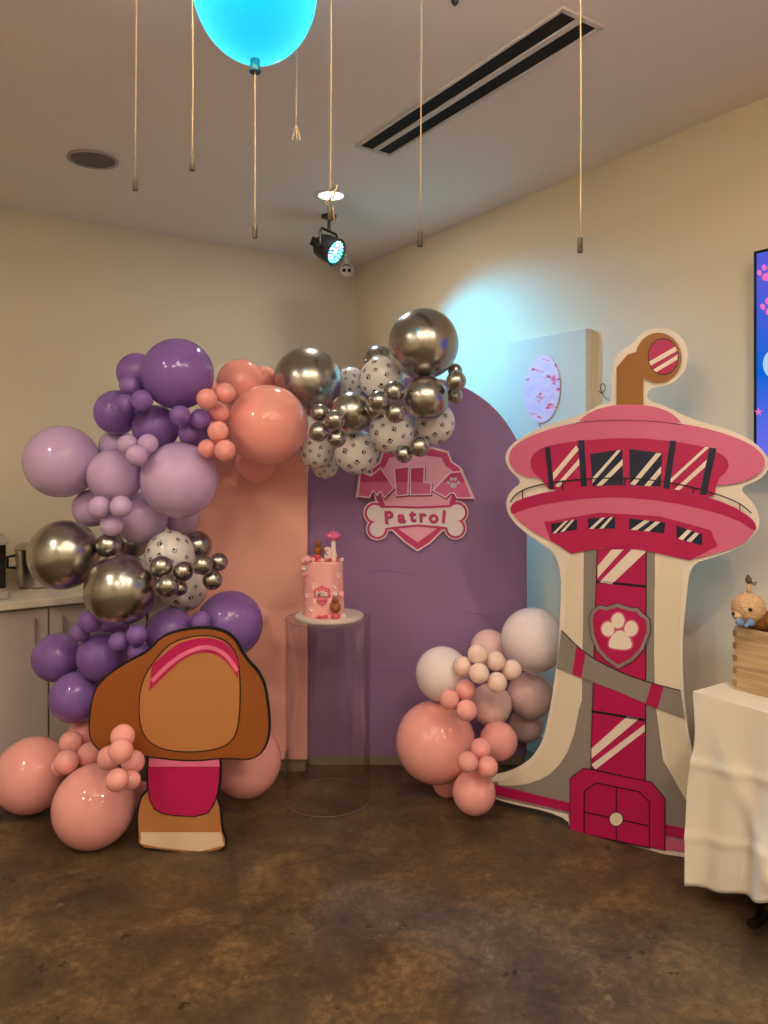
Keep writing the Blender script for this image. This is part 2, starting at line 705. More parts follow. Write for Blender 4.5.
def cord_parts(t, length, z0, weight=True, bow=0.0, fray=False, tail=False, scale=1.0):
    n = 10
    pts = [(bow * math.sin(math.pi * i / n), 0, z0 - length * i / n) for i in range(n + 1)]
    bm = bmesh.new()
    tube(bm, pts, 0.0017 * scale, 8)
    to_obj('cord', bm, M_cord, t, smooth=True)
    ze = z0 - length
    if weight:
        bm = bmesh.new()
        lathe(bm, [(0, 0.0), (0.0060, 0), (0.0062, -0.001), (0.0062, -0.033), (0.0060, -0.034), (0, -0.034)], 16, (0, 0, ze), Matrix.Diagonal((scale, scale, scale)), cap=False)
        to_obj('metal_weight', bm, M_brass, t, angle=40)
    if fray:
        for dx in (-0.010, 0.002, 0.012):
            bm = bmesh.new()
            tube(bm, [(0, 0, ze), (dx * 0.6, 0, ze - 0.02), (dx, 0, ze - 0.042)], 0.0016, 6)
            to_obj('frayed_end', bm, M_cord, t)
    if tail:
        bm = bmesh.new()
        tube(bm, [(0, 0, ze + 0.03), (0.012, 0, ze + 0.036), (0.006, 0, ze + 0.016), (-0.008, 0, ze + 0.006), (0.004, 0, ze - 0.004), (0.008, 0, ze - 0.026)], 0.002, 6)
        to_obj('knot_tail', bm, M_cord, t, smooth=True)


white_glass = mat('white_lamp_glass', (236, 226, 214), 0.15)
_nt = white_glass.node_tree
_tr = _nt.nodes.new('ShaderNodeBsdfTranslucent')
_tr.inputs[0].default_value = (0.9, 0.84, 0.76, 1)
_mx = _nt.nodes.new('ShaderNodeMixShader')
_mx.inputs[0].default_value = 0.7
_nt.links.new(_nt.nodes['Principled BSDF'].outputs[0], _mx.inputs[1])
_nt.links.new(_tr.outputs[0], _mx.inputs[2])
_nt.links.new(_mx.outputs[0], _nt.nodes['Material Output'].inputs[0])


def white_lamp(x, y, label):
    t = empty('balloon_lamp', (x, y, CEIL))
    tag(t, label, 'lamp')
    bm = bmesh.new()
    lathe(bm, prof, 40, cap=False)
    to_obj('glass_shade', bm, white_glass, t, smooth=True)
    bm = bmesh.new()
    lathe(bm, [(0.0, bot + 0.012), (0.011, bot + 0.012), (0.0125, bot - 0.018), (0.0155, bot - 0.030), (0.0135, bot - 0.032), (0, bot - 0.024)], 20, cap=False)
    to_obj('neck', bm, M_white, t, smooth=True)
    ld = bpy.data.lights.new('balloon_lamp_bulb', 'POINT')
    ld.energy = 12
    ld.color = (1.0, 0.86, 0.68)
    ld.shadow_soft_size = 0.06
    lo = bpy.data.objects.new('balloon_lamp_bulb', ld)
    COL.objects.link(lo)
    lo.location = (x, y, CEIL - hgt * 0.45)


pc = empty('pull_cord', (lp.x, lp.y, CEIL + bot - 0.026))
tag(pc, 'thin pale cord with brass weight hanging from the blue balloon lamp', 'pull cord', 'pull cords hanging from the ceiling')
cord_parts(pc, CEIL + bot - 0.026 - at(255, 225, LD).z, 0)
for px, py, dist, lamp, kw, lab in [
        (135, 176, 0.98, 'balloon-shaped white lamp above the leftmost pull cord', dict(), 'leftmost hanging pull cord with a small brass end'),
        (192, 156, 1.56, 'balloon-shaped white lamp just left of the blue one', dict(), 'pull cord with brass end hanging just left of the blue balloon lamp'),
        (296, 125, 2.05, None, dict(weight=False, fray=True), 'pull cord with frayed knotted end seen against the right side of the blue lamp'),
        (330, 206, 1.30, 'balloon-shaped white lamp just right of the blue one', dict(tail=True), 'pull cord with knotted tail hanging in front of the lit downlight'),
        (420, 232, 0.95, 'balloon-shaped white lamp before the black ceiling vent', dict(), 'pull cord hanging across the left end of the black ceiling vent'),
        (580, 238, 1.50, 'balloon-shaped white lamp above the rightmost pull cord', dict(), 'rightmost hanging pull cord, passing the right end of the black vent')]:
    e = at(px, py, dist)
    if lamp:
        white_lamp(e.x, e.y, lamp)
        ztop = CEIL + bot - 0.026
    else:
        ztop = CEIL
    pc = empty('pull_cord', (e.x, e.y, ztop))
    tag(pc, lab, 'pull cord', 'pull cords hanging from the ceiling')
    if not lamp:
        bm = bmesh.new()
        lathe(bm, [(0, 0), (0.02, 0), (0.016, -0.008), (0.003, -0.012), (0, -0.012)], 16, cap=False)
        to_obj('ceiling_cap', bm, M_white, pc, smooth=True)
    cord_parts(pc, ztop - e.z, 0, bow=0.002, scale=dist / 1.75, **kw)

bm = bmesh.new()
cs = ray_ceiling(455, -2)
lathe(bm, [(0, 0), (0.012, 0), (0.010, -0.014), (0.004, -0.022), (0, -0.022)], 14, cap=False)
tag(to_obj('sprinkler_head', bm, M_black, None, cs, smooth=True), 'tiny dark ceiling fitting at the top edge above the vent', 'sprinkler')

# ------------------------------------------------------------------ counter along the back wall
CT = 0.822
M_cab = mat('cabinet_laminate', (188, 176, 168), 0.45)
M_top = mat('counter_stone', (222, 210, 190), 0.3, noise=0.05, noise_scale=30)
bm = bmesh.new()
rbox(bm, room(0.315, 3.0, CT - 0.018), (0.63, 3.2, 0.036), 0.004)
tag(to_obj('worktop', bm, M_top), 'pale stone worktop running along the left of the back wall', 'worktop')
hit = at(50, 660, 3.624)
gb = (hit - C0).dot(V)          # where the two doors of the visible unit meet


def cabinet(cb, label, first=False):
    w = 0.95
    t = empty('base_cabinet', room(0.30, cb, 0))
    tag(t, label, 'cabinet', 'base cabinets under the worktop')
    h = CT - 0.038
    bm = bmesh.new()
    rbox(bm, U * -0.012 + Vector((0, 0, 0.09 + (h - 0.09) / 2)), (0.556, w - 0.006, h - 0.09), 0.002)
    to_obj('carcass', bm, M_cab, t)
    bm = bmesh.new()
    rbox(bm, U * -0.04 + Vector((0, 0, 0.045)), (0.48, w - 0.01, 0.089))
    to_obj('kick_board', bm, mat('kick', (70, 62, 54), 0.6), t)
    for s in (-1, 1):
        bm = bmesh.new()
        c = U * 0.278 + V * s * w / 4
        rbox(bm, c + Vector((0, 0, 0.10 + (h - 0.11) / 2)), (0.020, w / 2 - 0.008, h - 0.115), 0.002)
        dr = to_obj('door', bm, M_cab, t)
        bm = bmesh.new()
        hx = U * 0.310 + V * s * 0.062
        hz = h - 0.06
        hm = RM.to_4x4()
        tube(bm, [hx + U * -0.024 + Vector((0, 0, hz)), hx + Vector((0, 0, hz)), hx + Vector((0, 0, hz - 0.11)), hx + U * -0.024 + Vector((0, 0, hz - 0.11))], 0.005, 8)
        to_obj('handle', bm, M_steel, dr)
    return t


cabinet(gb, 'greige two-door base cabinet with bar handles behind the purple balloons')
cabinet(gb + 0.955, 'greige base cabinet at the left edge of the photo, next along')
cabinet(gb - 0.955, 'greige base cabinet mostly hidden behind the balloon garland')

# coffee machine at the left edge
p = at(-20, 588, 3.66)
p.z = CT
ct = empty('coffee_machine', p)
tag(ct, 'black and grey coffee machine cut off by the left edge on the worktop', 'coffee machine')
bm = bmesh.new()
rbox(bm, Vector((0, 0, 0.020)), (0.30, 0.22, 0.036), 0.006)
to_obj('drip_tray', bm, mat('machine_grey', (176, 168, 156), 0.4), ct)
bm = bmesh.new()
rbox(bm, U * -0.05 + Vector((0, 0, 0.15)), (0.18, 0.22, 0.225), 0.008)
to_obj('body', bm, mat('machine_black', (16, 15, 15), 0.25), ct)
bm = bmesh.new()
rbox(bm, Vector((0, 0, 0.278)), (0.28, 0.22, 0.035), 0.008)
to_obj('lid', bm, mat('machine_grey', (176, 168, 156), 0.4), ct)
bm = bmesh.new()
rbox(bm, U * 0.042 + V * -0.05 + Vector((0, 0, 0.215)), (0.006, 0.06, 0.04), 0.002)
to_obj('display_panel', bm, mat('panel_grey', (120, 124, 130), 0.3), ct)
bm = bmesh.new()
lathe(bm, [(0, 0.0), (0.018, 0.0), (0.014, -0.035), (0, -0.035)], 16, U * 0.09 + Vector((0, 0, 0.262)), cap=False)
to_obj('spout', bm, M_steel, ct)

# steel pot behind the garland
p = at(42, 590, 3.98)
p.z = CT
pt = empty('steel_pot', p)
tag(pt, 'brushed steel pot on the worktop beside the coffee machine', 'pot')
bm = bmesh.new()
lathe(bm, [(0, 0.0), (0.105, 0.0), (0.118, 0.012), (0.132, 0.20), (0.138, 0.206), (0.128, 0.206), (0.112, 0.02), (0, 0.016)], 40, cap=False)
to_obj('bowl', bm, M_steel, pt, angle=40)
bm = bmesh.new()
lathe(bm, [(0.136, 0.206), (0.12, 0.225), (0.05, 0.24), (0, 0.242)], 40, cap=False)
to_obj('lid', bm, M_steel, pt, smooth=True)
bm = bmesh.new()
tube(bm, [V * 0.128 + Vector((0, 0, 0.17)), V * 0.165 + Vector((0, 0, 0.165)), V * 0.165 + Vector((0, 0, 0.11)), V * 0.124 + Vector((0, 0, 0.105))], 0.008, 8)
to_obj('handle', bm, M_black, pt)

# ------------------------------------------------------------------ arch backdrops
M_peach = mat('peach_fabric', (250, 188, 172), 0.75, bump=0.15, bump_scale=14)
M_lilac = mat('lilac_fabric', (150, 116, 162), 0.75, bump=0.2, bump_scale=9)
M_edge = mat('panel_edge', (222, 210, 196), 0.6)


def arch_panel(name, label, cx, halfw, top, hem, dist, m, thick):
    base = at(cx, HY, dist)
    base.z = 0
    t = empty(name, base)
    tag(t, label, 'backdrop', 'arch backdrops standing before the corner')
    w = halfw / F * dist
    zt = H - (top - HY) / F * dist
    zb = H - (hem - HY) / F * dist
    pts = [(-w, zb), (w, zb)]
    for i in range(41):
        a = math.pi * i / 40
        pts.append((w * math.cos(a), zt - w + w * math.sin(a)))
    bm = bmesh.new()
    a = [bm.verts.new((x, 0, z)) for x, z in pts]
    b = [bm.verts.new((x, thick, z)) for x, z in pts]
    f0 = bm.faces.new(a)
    f1 = bm.faces.new(b)
    n = len(a)
    for i in range(n):
        j = (i + 1) % n
        bm.faces.new((a[i], a[j], b[j], b[i]))
    bmesh.ops.bevel(bm, geom=[e for e in f0.edges], offset=0.006, segments=2, affect='EDGES')
    to_obj('cover', bm, m, t, angle=50)
    return t, w, zt, zb


lil, lw, lzt, lzb = arch_panel('arch_backdrop', 'tall lilac fabric arch backdrop carrying the pink shield sign', 417, 110, 377, 757, 3.66, M_lilac, 0.05)
bm = bmesh.new()
pts = [(lw + 0.004, lzb)]
for i in range(31):
    a = math.pi / 2 * i / 30
    pts.append(((lw + 0.004) * math.cos(a), lzt - lw + (lw + 0.004) * math.sin(a)))
tube(bm, [Vector((x, 0.052, z)) for x, z in pts], 0.006, 6)
to_obj('edge_piping', bm, M_edge, lil)
# soft wrinkles near the hem
for k, (x, z, ln) in enumerate([(0.18, .13, .30), (0.22, .17, .22), (0.16, .21, .26), (0.24, .26, .16), (0.12, .31, .2), (-0.16, .42, .24), (-.1, .9, .3), (.3, .7, .2)]):
    bm = bmesh.new()
    seg = 10
    pts = [Vector((x - ln / 2 + ln * i / seg, -0.0005, z + lzb + 0.010 * math.sin(i * .5 + k))) for i in range(seg + 1)]
    rad = [0.0005 + 0.0035 * math.sin(math.pi * i / seg) for i in range(seg + 1)]
    tube(bm, pts, 0.003, 8, radii=rad)
    to_obj('fabric_wrinkle', bm, M_lilac, lil, smooth=True)
bm = bmesh.new()
box(bm, (0, 0.026, 0.032), (2 * lw * 0.98, 0.05, 0.064), 0.004)
to_obj('base_plank', bm, mat('base_plank', (140, 128, 108), 0.6, noise=0.15, noise_scale=20), lil)

pch, pw, pzt, pzb = arch_panel('arch_backdrop', 'narrow peach arch backdrop half hidden by the balloon garland', 241, 66, 400, 760, 3.58, M_peach, 0.04)
bm = bmesh.new()
box(bm, (0, 0.02, 0.020), (2 * pw - 0.02, 0.03, 0.040), 0.003)
to_obj('base_plank', bm, mat('base_plank', (140, 128, 108), 0.6), pch)
for sx in (-0.22, 0.0, 0.22):
    bm = bmesh.new()
    tube(bm, [(sx, -0.015, pzb + 0.05), (sx, -0.06, 0.008)], 0.008, 8)
    lathe(bm, [(0, 0), (0.012, 0), (0.012, 0.014), (0, 0.014)], 12, (sx, -0.06, 0), cap=False)
    to_obj('leg', bm, mat('leg_grey', (90, 80, 66), 0.5), pch)

# ------------------------------------------------------------------ shield sign on the lilac arch
SP = Plane((0, 3.645), (1, 0))


def sg(zx, zy):
    return (340 + zx / 5.486, 430 + zy / 5.486)


def Z4(pts):
    return [sg(*p) for p in pts]


def inflate(pts, k):
    """grow a polygon outwards by k pixels"""
    n = len(pts)
    area = sum(pts[i][0] * pts[(i + 1) % n][1] - pts[(i + 1) % n][0] * pts[i][1] for i in range(n))
    s = 1 if area > 0 else -1
    out = []
    for i in range(n):
        a, b, c = pts[i - 1], pts[i], pts[(i + 1) % n]
        e1 = (b[0] - a[0], b[1] - a[1])
        e2 = (c[0] - b[0], c[1] - b[1])
        l1 = math.hypot(*e1) or 1
        l2 = math.hypot(*e2) or 1
        n1 = (e1[1] / l1 * s, -e1[0] / l1 * s)
        n2 = (e2[1] / l2 * s, -e2[0] / l2 * s)
        mx_, my_ = n1[0] + n2[0], n1[1] + n2[1]
        ml = math.hypot(mx_, my_) or 1
        q = max(0.55, ml / 2)
        out.append((b[0] + mx_ / ml * k / q, b[1] + my_ / ml * k / q))
    return out


M_sw = mat('sign_white', (250, 226, 232), 0.5)
M_sc = mat('sign_crimson', (200, 58, 116), 0.5)
M_sp = mat('sign_pink', (242, 178, 204), 0.5)
M_sm = mat('sign_mid_pink', (224, 108, 160), 0.5)
M_sb = mat('sign_bone', (240, 230, 234), 0.5)
M_sg = mat('sign_silver', (214, 204, 214), 0.4)
st = empty('shield_sign', SP.hit(417, 500))
tag(st, 'pink shield sign with bone banner and lettering on the lilac arch', 'sign')
shield = Z4([(240, 122), (330, 108), (420, 100), (505, 103), (588, 125), (608, 178), (658, 212), (645, 300), (640, 380), (612, 440), (560, 545), (490, 615), (425, 655),
             (360, 610), (290, 545), (235, 440), (200, 380), (182, 300), (178, 215), (222, 180)])
inner = Z4([(272, 150), (340, 140), (420, 135), (555, 150), (578, 195), (622, 228), (618, 340), (590, 430), (545, 530), (425, 615), (310, 535), (255, 430), (222, 350), (214, 238), (252, 195)])
M_ltr = Z4([(118, 232), (170, 255), (222, 210), (294, 318), (245, 366), (222, 328), (205, 355), (180, 328), (160, 368), (100, 360)])
I_ltr = Z4([(300, 212), (375, 202), (370, 352), (312, 358)])
L_ltr = Z4([(388, 208), (460, 204), (458, 288), (498, 292), (495, 350), (388, 352)])
A_ltr = Z4([(605, 235), (662, 230), (722, 370), (642, 370), (627, 343), (600, 343), (580, 367), (512, 330)])


def bone_polys(k):
    bar = Z4([(190, 424), (300, 424), (420, 428), (530, 424), (640, 418), (640, 545), (560, 532), (430, 520), (300, 532), (200, 548)])
    return [inflate(bar, k)] + [ell(*sg(x, y), r / 5.486 + k, r / 5.486 + k) for x, y, r in ((192, 455, 48), (205, 542, 46), (640, 452, 48), (632, 538, 46))]


SP.layer('backing', [inflate(shield, 1.6)] + [inflate(l, 2.4) for l in (M_ltr, I_ltr, L_ltr, A_ltr)] + bone_polys(3.0), M_sw, st, 0.0, 0.006)
SP.layer('shield_border', [shield], M_sc, st, 0.006)
SP.layer('shield_field', [inner], M_sp, st, 0.0072)
SP.layer('bone_outline', bone_polys(1.7), M_sc, st, 0.0084)
SP.layer('bone', bone_polys(-0.6), M_sb, st, 0.0096)
for l, nm in ((M_ltr, 'm'), (I_ltr, 'i'), (L_ltr, 'l'), (A_ltr, 'a')):
    SP.layer('letter_shadow', [[(x + .5, y + 1.2) for x, y in inflate(l, 1.4)]], mat('sign_deep', (150, 28, 78), 0.5), st, 0.0086)
    SP.layer('letter_outline', [inflate(l, 1.0)], mat('letter_white', (252, 230, 238), 0.5), st, 0.0098)
    lt = SP.layer('letter', [inflate(l, -0.2)], M_sm, st, 0.0110)
    # darker upper half of the letter, cut along a wavy line
    ymin = min(p[1] for p in l)
    cut = sg(0, 285)[1]
    clip = []
    n = len(l)
    li = inflate(l, -0.2)
    for i in range(n):
        a, b = li[i], li[(i + 1) % n]
        if a[1] <= cut:
            clip.append(a)
        if (a[1] <= cut) != (b[1] <= cut):
            k = (cut - a[1]) / (b[1] - a[1])
            clip.append((a[0] + (b[0] - a[0]) * k, cut))
    if nm != 'm':
        SP.layer('letter_shade', [clip], M_sc, lt, 0.0122) if False else SP.layer('letter_top', [clip], M_sc, st, 0.0122, 0.0006)
    else:
        left = Z4([(116, 236), (170, 258), (140, 285), (110, 285)])
        right = Z4([(170, 258), (221, 214), (268, 285), (140, 285)])
        SP.layer('letter_top', [left, right], M_sc, st, 0.0122, 0.0006)


def paw(cx, cy, s):
    pad = smooth_poly([(cx - s * .55, cy + s * .55), (cx - s * .45, cy + s * .1), (cx, cy - s * .22), (cx + s * .45, cy + s * .1), (cx + s * .55, cy + s * .55), (cx + s * .2, cy + s * .72), (cx - s * .2, cy + s * .72)], 2)
    return [pad, ell(cx - s * .78, cy - s * .12, s * .24, s * .31, -20, 16), ell(cx - s * .3, cy - s * .66, s * .25, s * .33, -5, 16),
            ell(cx + s * .3, cy - s * .66, s * .25, s * .33, 5, 16), ell(cx + s * .78, cy - s * .12, s * .24, s * .31, 20, 16)]


SP.layer('paw_print', paw(*sg(620, 292), 6.3), M_sg, st, 0.0130)


def text_mesh(s, size, depth, bold=0.0):
    cu = bpy.data.curves.new('txt', 'FONT')
    cu.body = s
    cu.size = size
    cu.extrude = depth
    cu.offset = bold
    cu.align_x = 'CENTER'
    cu.align_y = 'CENTER'
    o = bpy.data.objects.new('txt', cu)
    COL.objects.link(o)
    bpy.context.view_layer.update()
    dg = bpy.context.evaluated_depsgraph_get()
    me = bpy.data.meshes.new_from_object(o.evaluated_get(dg))
    bpy.data.objects.remove(o)
    me.materials.clear()
    return me


for ch, zx, zy, rot in (('P', 266, 482, 10), ('a', 336, 478, 6), ('t', 397, 472, 3), ('r', 450, 474, 0), ('o', 512, 478, -6), ('l', 567, 478, -9)):
    for dx, dy, off, mm in ((1.0, 1.0, 0.0108, mat('letter_grey', (110, 70, 90), 0.5)), (0, 0, 0.0118, M_sc)):
        me = text_mesh(ch, 0.083, 0.0006, 0.0030)
        p = SP.hit(*[c + q for c, q in zip(sg(zx, zy), (dx * .5, dy * .5))]) + SP.n * off
        me.transform(Matrix.Translation(p - st.location) @ Matrix.Rotation(math.radians(90), 4, 'X') @ Matrix.Rotation(math.radians(rot * .5), 4, 'Z'))
        link('banner_letter' if off > 0.011 else 'banner_letter_shadow', me, mm, st)

# ------------------------------------------------------------------ canvas picture and wall doodle on the right wall
WP = Plane((room(0, 0.037)).to_2d(), U.to_2d())
c_r, c_l = WP.hit(586, 328), WP.hit(507, 344)
zt_c = c_r.z
cw = (c_r - c_l).length
cc = (c_r + c_l) / 2
ct = empty('canvas_picture', Vector((cc.x, cc.y, 1.28)))
tag(ct, 'deep white canvas with a pink balloon painting on the right wall', 'picture')
bm = bmesh.new()
hw = (Vector((c_r.x, c_r.y, 0)) - Vector((c_l.x, c_l.y, 0))).length
rbox(bm, V * -0.0185 + Vector((0, 0, (zt_c - 1.28) / 2)), (hw, 0.036, zt_c - 1.28), 0.003)
to_obj('canvas', bm, mat('canvas_white', (214, 208, 194), 0.8, bump=0.1, bump_scale=300), ct)
m = bpy.data.materials.new('balloon_paint')
m.use_nodes = True
nt = m.node_tree
b = nt.nodes['Principled BSDF']
b.inputs['Roughness'].default_value = 0.5
tc = nt.nodes.new('ShaderNodeTexCoord')
mp = nt.nodes.new('ShaderNodeMapping')
mp.inputs['Scale'].default_value = (6, 6, 16)
n = nt.nodes.new('ShaderNodeTexNoise')
n.inputs['Scale'].default_value = 1.6
n.inputs['Detail'].default_value = 7
r = nt.nodes.new('ShaderNodeValToRGB')
el = r.color_ramp.elements
el[0].position, el[0].color = 0.34, lin((228, 190, 226)) + (1,)
el[1].position, el[1].color = 0.56, lin((246, 208, 226)) + (1,)
e = el.new(0.63)
e.color = lin((235, 40, 110)) + (1,)
nt.links.new(tc.outputs['Object'], mp.inputs[0])
nt.links.new(mp.outputs[0], n.inputs['Vector'])
nt.links.new(n.outputs['Fac'], r.inputs[0])
nt.links.new(r.outputs[0], b.inputs['Base Color'])
WP.layer('painted_balloon', [ell(542.5, 389, 18, 34, 4)], m, ct, 0.001, 0.003)
WP.layer('painted_string', [stroke(smooth_line([(540, 422), (539, 426), (543, 428), (541, 434)]), 1.0)], mat('pink_paint', (220, 120, 180), .5), ct, 0.001, 0.002)
WW = Plane((room(0, 0.003)).to_2d(), U.to_2d())
dl = empty('wall_decal', WW.hit(605, 392))
tag(dl, 'small black line drawing on the right wall beside the canvas', 'decal')
curl = smooth_line([(599, 391), (602, 394), (606, 388), (604, 383), (600, 385), (601, 391), (604, 397), (608, 400), (613, 401)], 3)
WW.layer('line_drawing', [stroke(curl, 0.6)], M_blackpaint, dl, 0.0, 0.001)

# ------------------------------------------------------------------ television at the right edge
TP = Plane((room(0, 0.07)).to_2d(), U.to_2d())
tl = TP.hit(753, 251.5)
TW, TH = 1.43, 0.82
tv = empty('television', Vector((tl.x, tl.y, tl.z - TH)))
tag(tv, 'wall-mounted television with a blue picture at the right edge', 'television')
bm = bmesh.new()
rbox(bm, U * TW / 2 + V * -0.02 + Vector((0, 0, TH / 2)), (TW, 0.036, TH), 0.003)
to_obj('case', bm, mat('tv_black', (10, 10, 12), 0.3), tv)
bm = bmesh.new()
rbox(bm, U * TW / 2 + V * -0.053 + Vector((0, 0, TH / 2)), (0.4, 0.028, 0.3))
to_obj('wall_mount', bm, M_black, tv)
m = bpy.data.materials.new('tv_picture')
m.use_nodes = True
nt = m.node_tree
nt.nodes.remove(nt.nodes['Principled BSDF'])
tc = nt.nodes.new('ShaderNodeTexCoord')
sx = nt.nodes.new('ShaderNodeSeparateXYZ')
r = nt.nodes.new('ShaderNodeValToRGB')
el = r.color_ramp.elements
el[0].position, el[0].color = 0.0, lin((120, 110, 235)) + (1,)
el[1].position, el[1].color = 0.85, lin((86, 92, 215)) + (1,)
e = el.new(0.45)
e.color = lin((0, 100, 215)) + (1,)
em = nt.nodes.new('ShaderNodeEmission')
em.inputs[1].default_value = 1.0
nt.links.new(tc.outputs['Generated'], sx.inputs[0])
nt.links.new(sx.outputs['Z'], r.inputs[0])
nt.links.new(r.outputs[0], em.inputs[0])
nt.links.new(em.outputs[0], nt.nodes['Material Output'].inputs[0])
bm = bmesh.new()
rbox(bm, U * TW / 2 + V * 0.0 + Vector((0, 0, TH / 2)), (TW - 0.03, 0.004, TH - 0.024))
scr = to_obj('screen', bm, m, tv)
M_tvp = emitter('tv_pink', (255, 120, 200), 0.9)
M_tvw = emitter('tv_pale', (180, 215, 240), 0.95)
TP2 = Plane((room(0, 0.0725)).to_2d(), U.to_2d())
for px, py, s in ((767, 272, 12), (771, 306, 13), (772, 350, 0)):
    if s:
        TP2.layer('picture_paw', paw(px, py + 2, s * .8), M_tvp, tv, 0.0, 0.0006)
TP2.layer('picture_star', [[(758.5 + r_ * math.cos(math.radians(a_)), 412 - r_ * math.sin(math.radians(a_))) for a_, r_ in [(90 + 36 * i, 4.2 if i % 2 == 0 else 1.7) for i in range(10)]]], M_tvp, tv, 0.0, 0.0006)
TP2.layer('picture_letter', [ell(775, 364, 12, 15, 0)], M_tvw, tv, 0.0, 0.0006)
for x in (800, 845, 890):
    TP2.layer('picture_paw', paw(x, 300 + (x % 3) * 30, 11), M_tvp, tv, 0.0, 0.0006)

# ------------------------------------------------------------------ table with cloth, crate and plush toy
TC = at(693, 692, 2.55)                 # the near-left corner of the table top
TZ = TC.z
NV = -V                                 # towards the right wall
TL, TD = 1.75, 0.45
tb = empty('folding_table', Vector((TC.x, TC.y, 0)) + U * TL / 2 + NV * TD / 2)
tag(tb, 'table hidden under the white cloth, black foot showing at the hem', 'table')
bm = bmesh.new()
rbox(bm, Vector((0, 0, TZ - 0.022)), (TL - 0.03, TD - 0.03, 0.03), 0.004)
to_obj('tabletop', bm, M_white, tb)
for s in (-1, 1):
    for q in (-1, 1):
        x = U * s * (TL / 2 - 0.20) + NV * q * (TD / 2 - 0.06)
        bm = bmesh.new()
        tube(bm, [x + Vector((0, 0, TZ - 0.04)), x + Vector((0, 0, 0.02))], 0.014, 12)
        lg = to_obj('leg', bm, mat('leg_black', (24, 22, 22), 0.4), tb, smooth=True)
        bm = bmesh.new()
        tube(bm, [x + NV * -0.05 * 1 + Vector((0, 0, 0.016)), x + NV * 0.03 + Vector((0, 0, 0.016))], 0.016, 12)
        to_obj('foot', bm, M_black, lg)

# cloth: top sheet, then a long hanging side (towards the room) and a short end
M_cloth = mat('white_tablecloth', (234, 226, 210), 0.85, bump=0.03, bump_scale=120)
org = Vector((TC.x, TC.y, 0))
ncl = 150
nz = 48


def fold(s, k):
    """outward swing of the hanging side at distance s along the hem, k = 0 top .. 1 hem"""
    return k * (0.020 + 0.026 * math.sin(s * 19 + 0.6 + k * 1.5) + 0.016 * math.sin(s * 43 + 1.1 + 2 * k)) + 0.004


path = []
for i in range(ncl + 1):           # long side from the far right end to the near-left corner
    s = TL * (1 - i / ncl)
    path.append((U * s, V, s))
for i in range(1, 7):              # rounded corner
    a = i / 7 * math.pi / 2
    path.append((Vector((0, 0, 0)), (V * math.cos(a) - U * math.sin(a)).normalized(), -0.02 * i))
for i in range(26):                # the end facing the tower
    s = TD * i / 25
    path.append((NV * s, -U, -0.2 - s))
bm = bmesh.new()
rows = []
for k_ in range(nz + 1):
    k = k_ / nz
    row = []
    for pos, nrm, s in path:
        hem = 0.055 + 0.35 * max(0, min(s, 0.30)) - 0.02 * math.sin(max(s, 0) * 9) if s > 0 else 0.055
        z = TZ + 0.003 - k * (TZ - hem)
        if nrm is V or nrm == V:
            off = fold(s, k)
        else:
            off = fold(0, k) * 0.45 + 0.004 * math.sin(s * 40) * k
            # the corner hangs in a soft inward fold part-way down
        pinch = math.exp(-((k - 0.22) / 0.16) ** 2) * 0.018
        dx = Vector((0, 0, 0))
        if s < 0.10:
            dx = U * pinch * max(0, (0.10 - max(s, 0)) / 0.10)
        # ironed-in creases
        off += 0.006 * math.exp(-((k - 0.36) / 0.022) ** 2) + 0.006 * math.exp(-((k - 0.74) / 0.022) ** 2)
        off += 0.022 * math.exp(-((s - 0.04 - k * .30) / 0.035) ** 2) * k
        row.append(bm.verts.new(pos + nrm * off + dx + Vector((0, 0, z))))
    rows.append(row)
for A, B in zip(rows[:-1], rows[1:]):
    for i in range(len(A) - 1):
        bm.faces.new((A[i], A[i + 1], B[i + 1], B[i]))
top_back = [bm.verts.new(U * TL + NV * TD + Vector((0, 0, TZ + 0.003)))]
bm.faces.new(rows[0] + top_back)
cl = to_obj('tablecloth', bm, M_cloth, None, org, angle=40)
sm = cl.modifiers.new('thickness', 'SOLIDIFY')
sm.thickness = 0.002
sm.offset = -1
tag(cl, 'white creased tablecloth hanging over the table at the right', 'tablecloth')

M_pine = wood('crate_pine', (158, 132, 100), (204, 178, 142), (1.0, 1.0, 22))
CR = at(733.5, 688, 2.573)
CR = Vector((CR.x, CR.y, TZ + 0.004))
cL, cW, cH = 0.36, 0.22, 0.214
cr = empty('wooden_crate', CR + U * cL / 2 + NV * cW / 2)
tag(cr, 'open pine crate with finger-jointed corners on the white table', 'crate')
th = 0.012
for s, nm in ((-1, 'long_side'), (1, 'long_side')):
    bm = bmesh.new()
    rbox(bm, NV * s * (cW / 2 - th / 2) + Vector((0, 0, cH / 2)), (cL - 0.002, th, cH), 0.0015)
    to_obj(nm, bm, M_pine, cr)
for s in (-1, 1):
    bm = bmesh.new()
    rbox(bm, U * s * (cL / 2 - th / 2 - 0.001) + Vector((0, 0, cH / 2)), (th, cW - 2 * th - 0.001, cH), 0.001)
    for q in (-1, 1):
        for j in range(5):
            rbox(bm, U * s * (cL / 2 - th / 2 + 0.0012) + NV * q * (cW / 2 - th / 2) + Vector((0, 0, 0.022 + j * 0.0425)), (th + 0.001, th + 0.003, 0.021))
    to_obj('end_side', bm, mat('end_grain', (150, 112, 74), 0.7), cr)
bm = bmesh.new()
rbox(bm, Vector((0, 0, 0.008)), (cL - 2 * th - 0.002, cW - 2 * th - 0.002, 0.010))
to_obj('bottom', bm, M_pine, cr)

